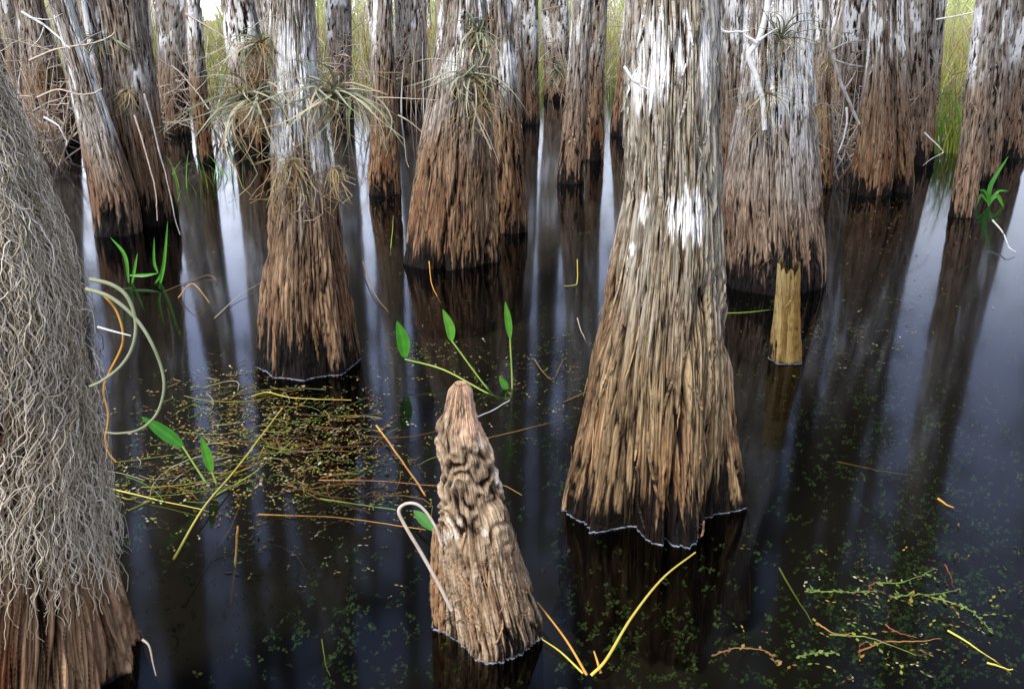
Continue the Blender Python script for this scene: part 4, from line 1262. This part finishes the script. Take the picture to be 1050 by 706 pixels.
Y2 = T['t2']['Y']; Y4 = T['t4']['Y']; Y6 = T['t6']['Y']
air_plant(262, 100, Y2 - 0.08, "tangled air plant with long curling leaves left of white-topped trunk", 22, 12, 0.40, 401, 0.008, side=-0.35)
air_plant(341, 96, Y2 - 0.06, "spreading green air plant on the right of the white-topped trunk", 26, 6, 0.42, 402, 0.009, side=0.25)
air_plant(268, 44, Y2 - 0.02, "small orange air plant high on the white-topped trunk's left", 10, 10, 0.26, 403, 0.007, side=-0.2)
air_plant(300, 166, Y2 - 0.16, "dry stringy air plant wrapped low round the white-topped trunk", 4, 16, 0.26, 404, 0.005, down=0.1, roots=26)
air_plant(342, 172, Y2 - 0.10, "orange withered leaves hanging right of the white-topped trunk", 0, 12, 0.22, 405, 0.007, down=0.7)
air_plant(484, 78, Y4 - 0.22, "green rosette air plant with brown heart on ribbed cypress", 20, 12, 0.40, 406, 0.010, down=0.15)
air_plant(490, 32, Y4 - 0.15, "smaller green air plant above the rosette on ribbed cypress", 14, 3, 0.32, 407, 0.009, down=0.2)
air_plant(493, 108, Y4 - 0.22, "withered air plant below the rosette on ribbed cypress", 2, 12, 0.30, 408, 0.006, down=0.5, roots=16)
air_plant(800, 40, Y6 - 0.22, "dark green air plant beside the white dead branch", 16, 4, 0.36, 409, 0.008)
air_plant(786, 96, Y6 - 0.25, "thin arching air plant under the white dead branch", 12, 4, 0.34, 410, 0.005, down=0.1)
air_plant(833, 108, Y6 - 0.06, "clump of dry orange leaves on wide cypress right flank", 2, 26, 0.22, 411, 0.006, down=0.3, roots=20)
air_plant(130, 92, T['t17']['Y'] - 0.22, "dry orange air plant on the thick shaggy cypress", 3, 22, 0.24, 412, 0.007, down=0.4, roots=10)
air_plant(106, 40, T['t17']['Y'] - 0.18, "dark green air plant atop the thick shaggy cypress", 16, 10, 0.38, 413, 0.009, down=0.2)
air_plant(572, 72, T['t23']['Y'] - 0.4 if T['t23']['Y'] < 12 else 11.5, "small orange and green air plant on a far cypress", 14, 20, 0.34, 414, 0.010, down=0.2, roots=20)
air_plant(848, 62, T['t10a']['Y'] - 0.2, "small dry orange air plant on slim cypress right of the branch", 2, 16, 0.22, 415, 0.007, down=0.2)
air_plant(389, 128, Y2 + 0.3, "bright green leaf sprig dangling by the spreading air plant", 0, 3, 0.12, 416, 0.004, down=0.9, roots=2)

# ------------------------------------------------------------------ dead branches and twigs
Yd = Y6 - 0.30
b0 = at_depth(786, 8, Yd)
db_ = empty("dead_branch", b0)
tag(db_, "white forked dead branch hanging on the wide cypress", "branch")
stem("limb", [at_depth(x, y, Yd) for x, y in ((788, -10), (786, 12), (781, 32), (777, 43), (768, 57), (775, 78), (782, 104), (784, 133))], 0.018, DEAD_WOOD, parent=db_, loc=b0, r_end=0.85, k=40, sides=8)
stem("twig", [at_depth(x, y, Yd - 0.02) for x, y in ((776, 44), (770, 40), (764, 37))], 0.011, DEAD_WOOD, parent=db_, loc=b0, r_end=0.5)
stem("twig", [at_depth(x, y, Yd - 0.02) for x, y in ((778, 42), (786, 36), (797, 29))], 0.008, DEAD_WOOD, parent=db_, loc=b0, r_end=0.4)
def branch(pts, Y, r, mat, label, subs=(), name="dead_branch", cat="branch", wob=0.0022):
    b = at_depth(*pts[0], Y)
    if not subs:
        return stem(name, [at_depth(x, y, Y) for x, y in pts], r, mat, label, cat, r_end=0.4, wob=wob)
    e = empty(name, b); tag(e, label, cat)
    stem("limb", [at_depth(x, y, Y) for x, y in pts], r, mat, parent=e, loc=b, r_end=0.6, wob=wob)
    for sp in subs:
        stem("twig", [at_depth(x, y, Y - 0.02) for x, y in sp], r * 0.45, mat, parent=e, loc=b, r_end=0.3)
branch([(850, 44), (855, 60), (861, 80), (870, 103), (880, 128)], 8.0, 0.020, GREY_WOOD, "fallen grey stick leaning between right-hand trunks",
       [((857, 62), (870, 66), (884, 68)), ((852, 52), (868, 44), (888, 41)), ((866, 92), (874, 80), (878, 72))])
branch([(868, 110), (869, 125), (866, 142), (860, 158)], 7.6, 0.010, DEAD_WOOD, "small pale crooked stick rising below the fallen grey stick")
branch([(733, 22), (742, 32), (752, 33), (765, 30)], Y6 - 0.3, 0.010, DEAD_WOOD, "thin white twig right beside the broad foreground trunk top")
branch([(22, 12), (40, 24), (60, 40), (72, 52)], 4.5, 0.006, DEAD_WOOD, "thin white twig above the mossy trunk", [((30, 18), (50, 20), (64, 14)), ((45, 28), (40, 40), (30, 50))])
branch([(30, 62), (60, 50), (100, 44), (118, 36)], 4.8, 0.005, PALE_STEM, "pale twig crossing before the leaning white stem", [((60, 50), (70, 62), (78, 74)), ((80, 47), (92, 38), (110, 30))])
branch([(38, 100), (60, 92), (84, 98), (104, 92)], 4.6, 0.0045, PALE_STEM, "lower pale twig beside the mossy trunk", [((60, 92), (64, 104), (72, 112)),])
branch([(45, 120), (62, 130), (70, 146)], 3.0, 0.004, DEAD_WOOD, "short white twig poking from the mossy trunk upper side")
branch([(148, 96), (155, 120), (163, 150), (174, 195), (184, 240)], 6.6, 0.008, GREY_WOOD, "slender grey dead stem standing right of the thick shaggy cypress")
branch([(138, 118), (148, 150), (158, 190), (162, 228)], 6.4, 0.007, PALE_STEM, "thin tan stem leaning on the thick shaggy cypress")
branch([(190, 14), (215, 28), (236, 42)], Y2 + 0.2, 0.005, PALE_STEM, "tan stalk reaching in towards the tangled air plant from above")
branch([(214, 112), (205, 100), (190, 82), (175, 66)], 6.2, 0.005, PALE_STEM, "grey arching twig left of the tangled air plant", [((200, 94), (210, 84), (216, 74)), ((190, 82), (182, 90), (172, 96))])
branch([(385, 100), (410, 100), (448, 101)], Y4 - 0.3, 0.004, PALE_STEM, "level white twig between white-topped trunk and ribbed cypress")
branch([(408, 118), (422, 126), (433, 137)], Y4 - 0.3, 0.005, PALE_STEM, "short pale twig left of the ribbed cypress")
branch([(484, 104), (494, 130), (505, 152)], Y4 - 0.30, 0.008, PALE_STEM, "tan stick hanging down the ribbed cypress front", [((490, 120), (500, 138), (512, 168)),])
branch([(948, 136), (960, 148), (968, 156)], 8.6, 0.007, DEAD_WOOD, "small white twig by the green sedge clump", [((968, 156), (955, 163), (946, 170))])
branch([(960, 20), (985, 16), (1000, 12)], 9.0, 0.008, DEAD_WOOD, "white twig at top right behind the leaning cypress", [((985, 16), (1000, 24), (1020, 28))])
branch([(640, 68), (648, 80), (654, 84), (668, 90)], T['t3']['Y'] - 0.27, 0.0045, DEAD_WOOD, "small dry forked twig on the broad trunk upper left", [((648, 80), (652, 72), (656, 68)),])

# ------------------------------------------------------------------ floating litter and submerged plants
def rosettes(C, size, npet, var, name, mat, tilt=0.5, aspect=0.34, rs=rs):
    n_ = len(C)
    a0 = rs.random(n_) * 6.283
    A = []
    for k in range(npet):
        a = a0 + k * 6.283 / npet + rs.normal(size=n_) * 0.35
        d = np.stack([np.cos(a), np.sin(a), rs.normal(size=n_) * tilt], 1)
        e = np.stack([-np.sin(a), np.cos(a), rs.normal(size=n_) * tilt], 1)
        s_ = (size * (0.6 + 0.8 * rs.random(n_)))[:, None]
        A.append(np.stack([C + d * s_ * 0.12, C + d * s_ * 0.6 + e * s_ * aspect, C + d * s_, C + d * s_ * 0.6 - e * s_ * aspect], 1))
    V = np.stack(A, 1).reshape(-1, 3)
    return build(name, V, np.arange(len(V)).reshape(-1, 4), mat, None, {"var": np.repeat(var, 4 * npet)}, smooth=False)

def scatter(px, py, sx, sy, n_):
    """points on the water around the spot seen at (px,py), spread in pixels"""
    x = px + rs.normal(size=n_) * sx; y = np.clip(py + rs.normal(size=n_) * sy, 95, 900)
    return np.array([at_water(a, b) for a, b in zip(x, y)])

WEED = ramp_mat("submerged_weed", [(0.02, 0.055, 0.012), (0.04, 0.11, 0.025), (0.08, 0.17, 0.05), (0.13, 0.15, 0.04)], 0.6, 0.2)
pts = [scatter(930, 610, 70, 45, 900), scatter(930, 430, 70, 60, 650), scatter(740, 440, 60, 70, 200), scatter(880, 300, 60, 50, 350), scatter(200, 560, 90, 60, 230), scatter(300, 600, 90, 50, 170),
       scatter(620, 600, 60, 50, 160), scatter(570, 390, 40, 60, 420), scatter(450, 320, 40, 40, 200), scatter(250, 350, 60, 50, 200), scatter(830, 400, 60, 40, 250), scatter(700, 650, 100, 40, 200), scatter(960, 520, 60, 60, 350),
       scatter(600, 240, 60, 40, 200), scatter(360, 640, 60, 40, 150)]
# gather into loose clumps
C = np.vstack(pts)
C = C + (np.round(C / 0.16) * 0.16 - C) * (0.55 * rs.random((len(C), 1)))
C[:, 2] = -0.012 - 0.13 * rs.random(len(C)) ** 1.3
o = rosettes(C, 0.006 + 0.008 * rs.random(len(C)), 5, np.clip(rs.normal(size=len(C)) * 0.25 + 0.45, 0, 1), "submerged_weed", WEED)
o["kind"] = "stuff"

LITTER = ramp_mat("floating_litter", [(0.05, 0.025, 0.01), (0.16, 0.07, 0.015), (0.34, 0.22, 0.04), (0.22, 0.24, 0.04), (0.07, 0.15, 0.02), (0.12, 0.08, 0.03), (0.50, 0.46, 0.30)], 0.6, 0.1)
pts = [scatter(330, 440, 45, 26, 560), scatter(250, 455, 80, 38, 560), scatter(300, 540, 90, 30, 160), scatter(240, 415, 35, 22, 300), scatter(180, 490, 45, 16, 280), scatter(340, 490, 60, 22, 300), scatter(260, 470, 60, 30, 350), scatter(900, 215, 50, 18, 420), scatter(930, 270, 50, 30, 160),
       scatter(590, 215, 30, 18, 160), scatter(395, 215, 12, 25, 90), scatter(520, 385, 40, 16, 110), scatter(590, 385, 30, 25, 120), scatter(850, 350, 40, 15, 150), scatter(430, 365, 30, 10, 120), scatter(920, 630, 60, 35, 130), scatter(230, 240, 40, 25, 60)]
C = np.vstack(pts)
C[:, 2] = 0.003 + 0.004 * rs.random(len(C))
o = rosettes(C, 0.008 + 0.012 * rs.random(len(C)), 2, rs.random(len(C)), "floating_litter", LITTER, tilt=0.15, aspect=0.22)
o["kind"] = "stuff"
# matted stalks among the litter
ns_ = 620
sel = [scatter(330, 450, 45, 26, 50), scatter(240, 420, 40, 22, 32), scatter(180, 490, 45, 14, 24), scatter(350, 495, 55, 20, 30)]
C = np.vstack(sel); ns_ = len(C)
K_ = 6
a = rs.normal(size=ns_) * 0.6 + np.where(rs.random(ns_) < 0.5, 0.7, -0.35); ln = 0.05 + 0.38 * rs.random(ns_) ** 2.2
tt = np.linspace(-0.5, 0.5, K_)
cv = rs.normal(size=ns_) * 0.5
P = np.zeros((ns_, K_, 3))
P[:, :, 0] = C[:, None, 0] + ln[:, None] * (np.cos(a)[:, None] * tt - np.sin(a)[:, None] * cv[:, None] * tt ** 2 * 2)
P[:, :, 1] = C[:, None, 1] + ln[:, None] * (np.sin(a)[:, None] * tt + np.cos(a)[:, None] * cv[:, None] * tt ** 2 * 2)
P[:, :, 2] = 0.003 + 0.012 * rs.random((ns_, 1)) + 0.01 * tt[None] * rs.normal(size=(ns_, 1))
V, Q = tubes(P, (0.0009 + 0.0013 * rs.random(ns_))[:, None] * np.ones((1, K_)), 4)
o = build("matted_stalks", V, Q, LITTER, None, {"var": np.repeat(rs.random(ns_), K_ * 4)})
o["kind"] = "stuff"
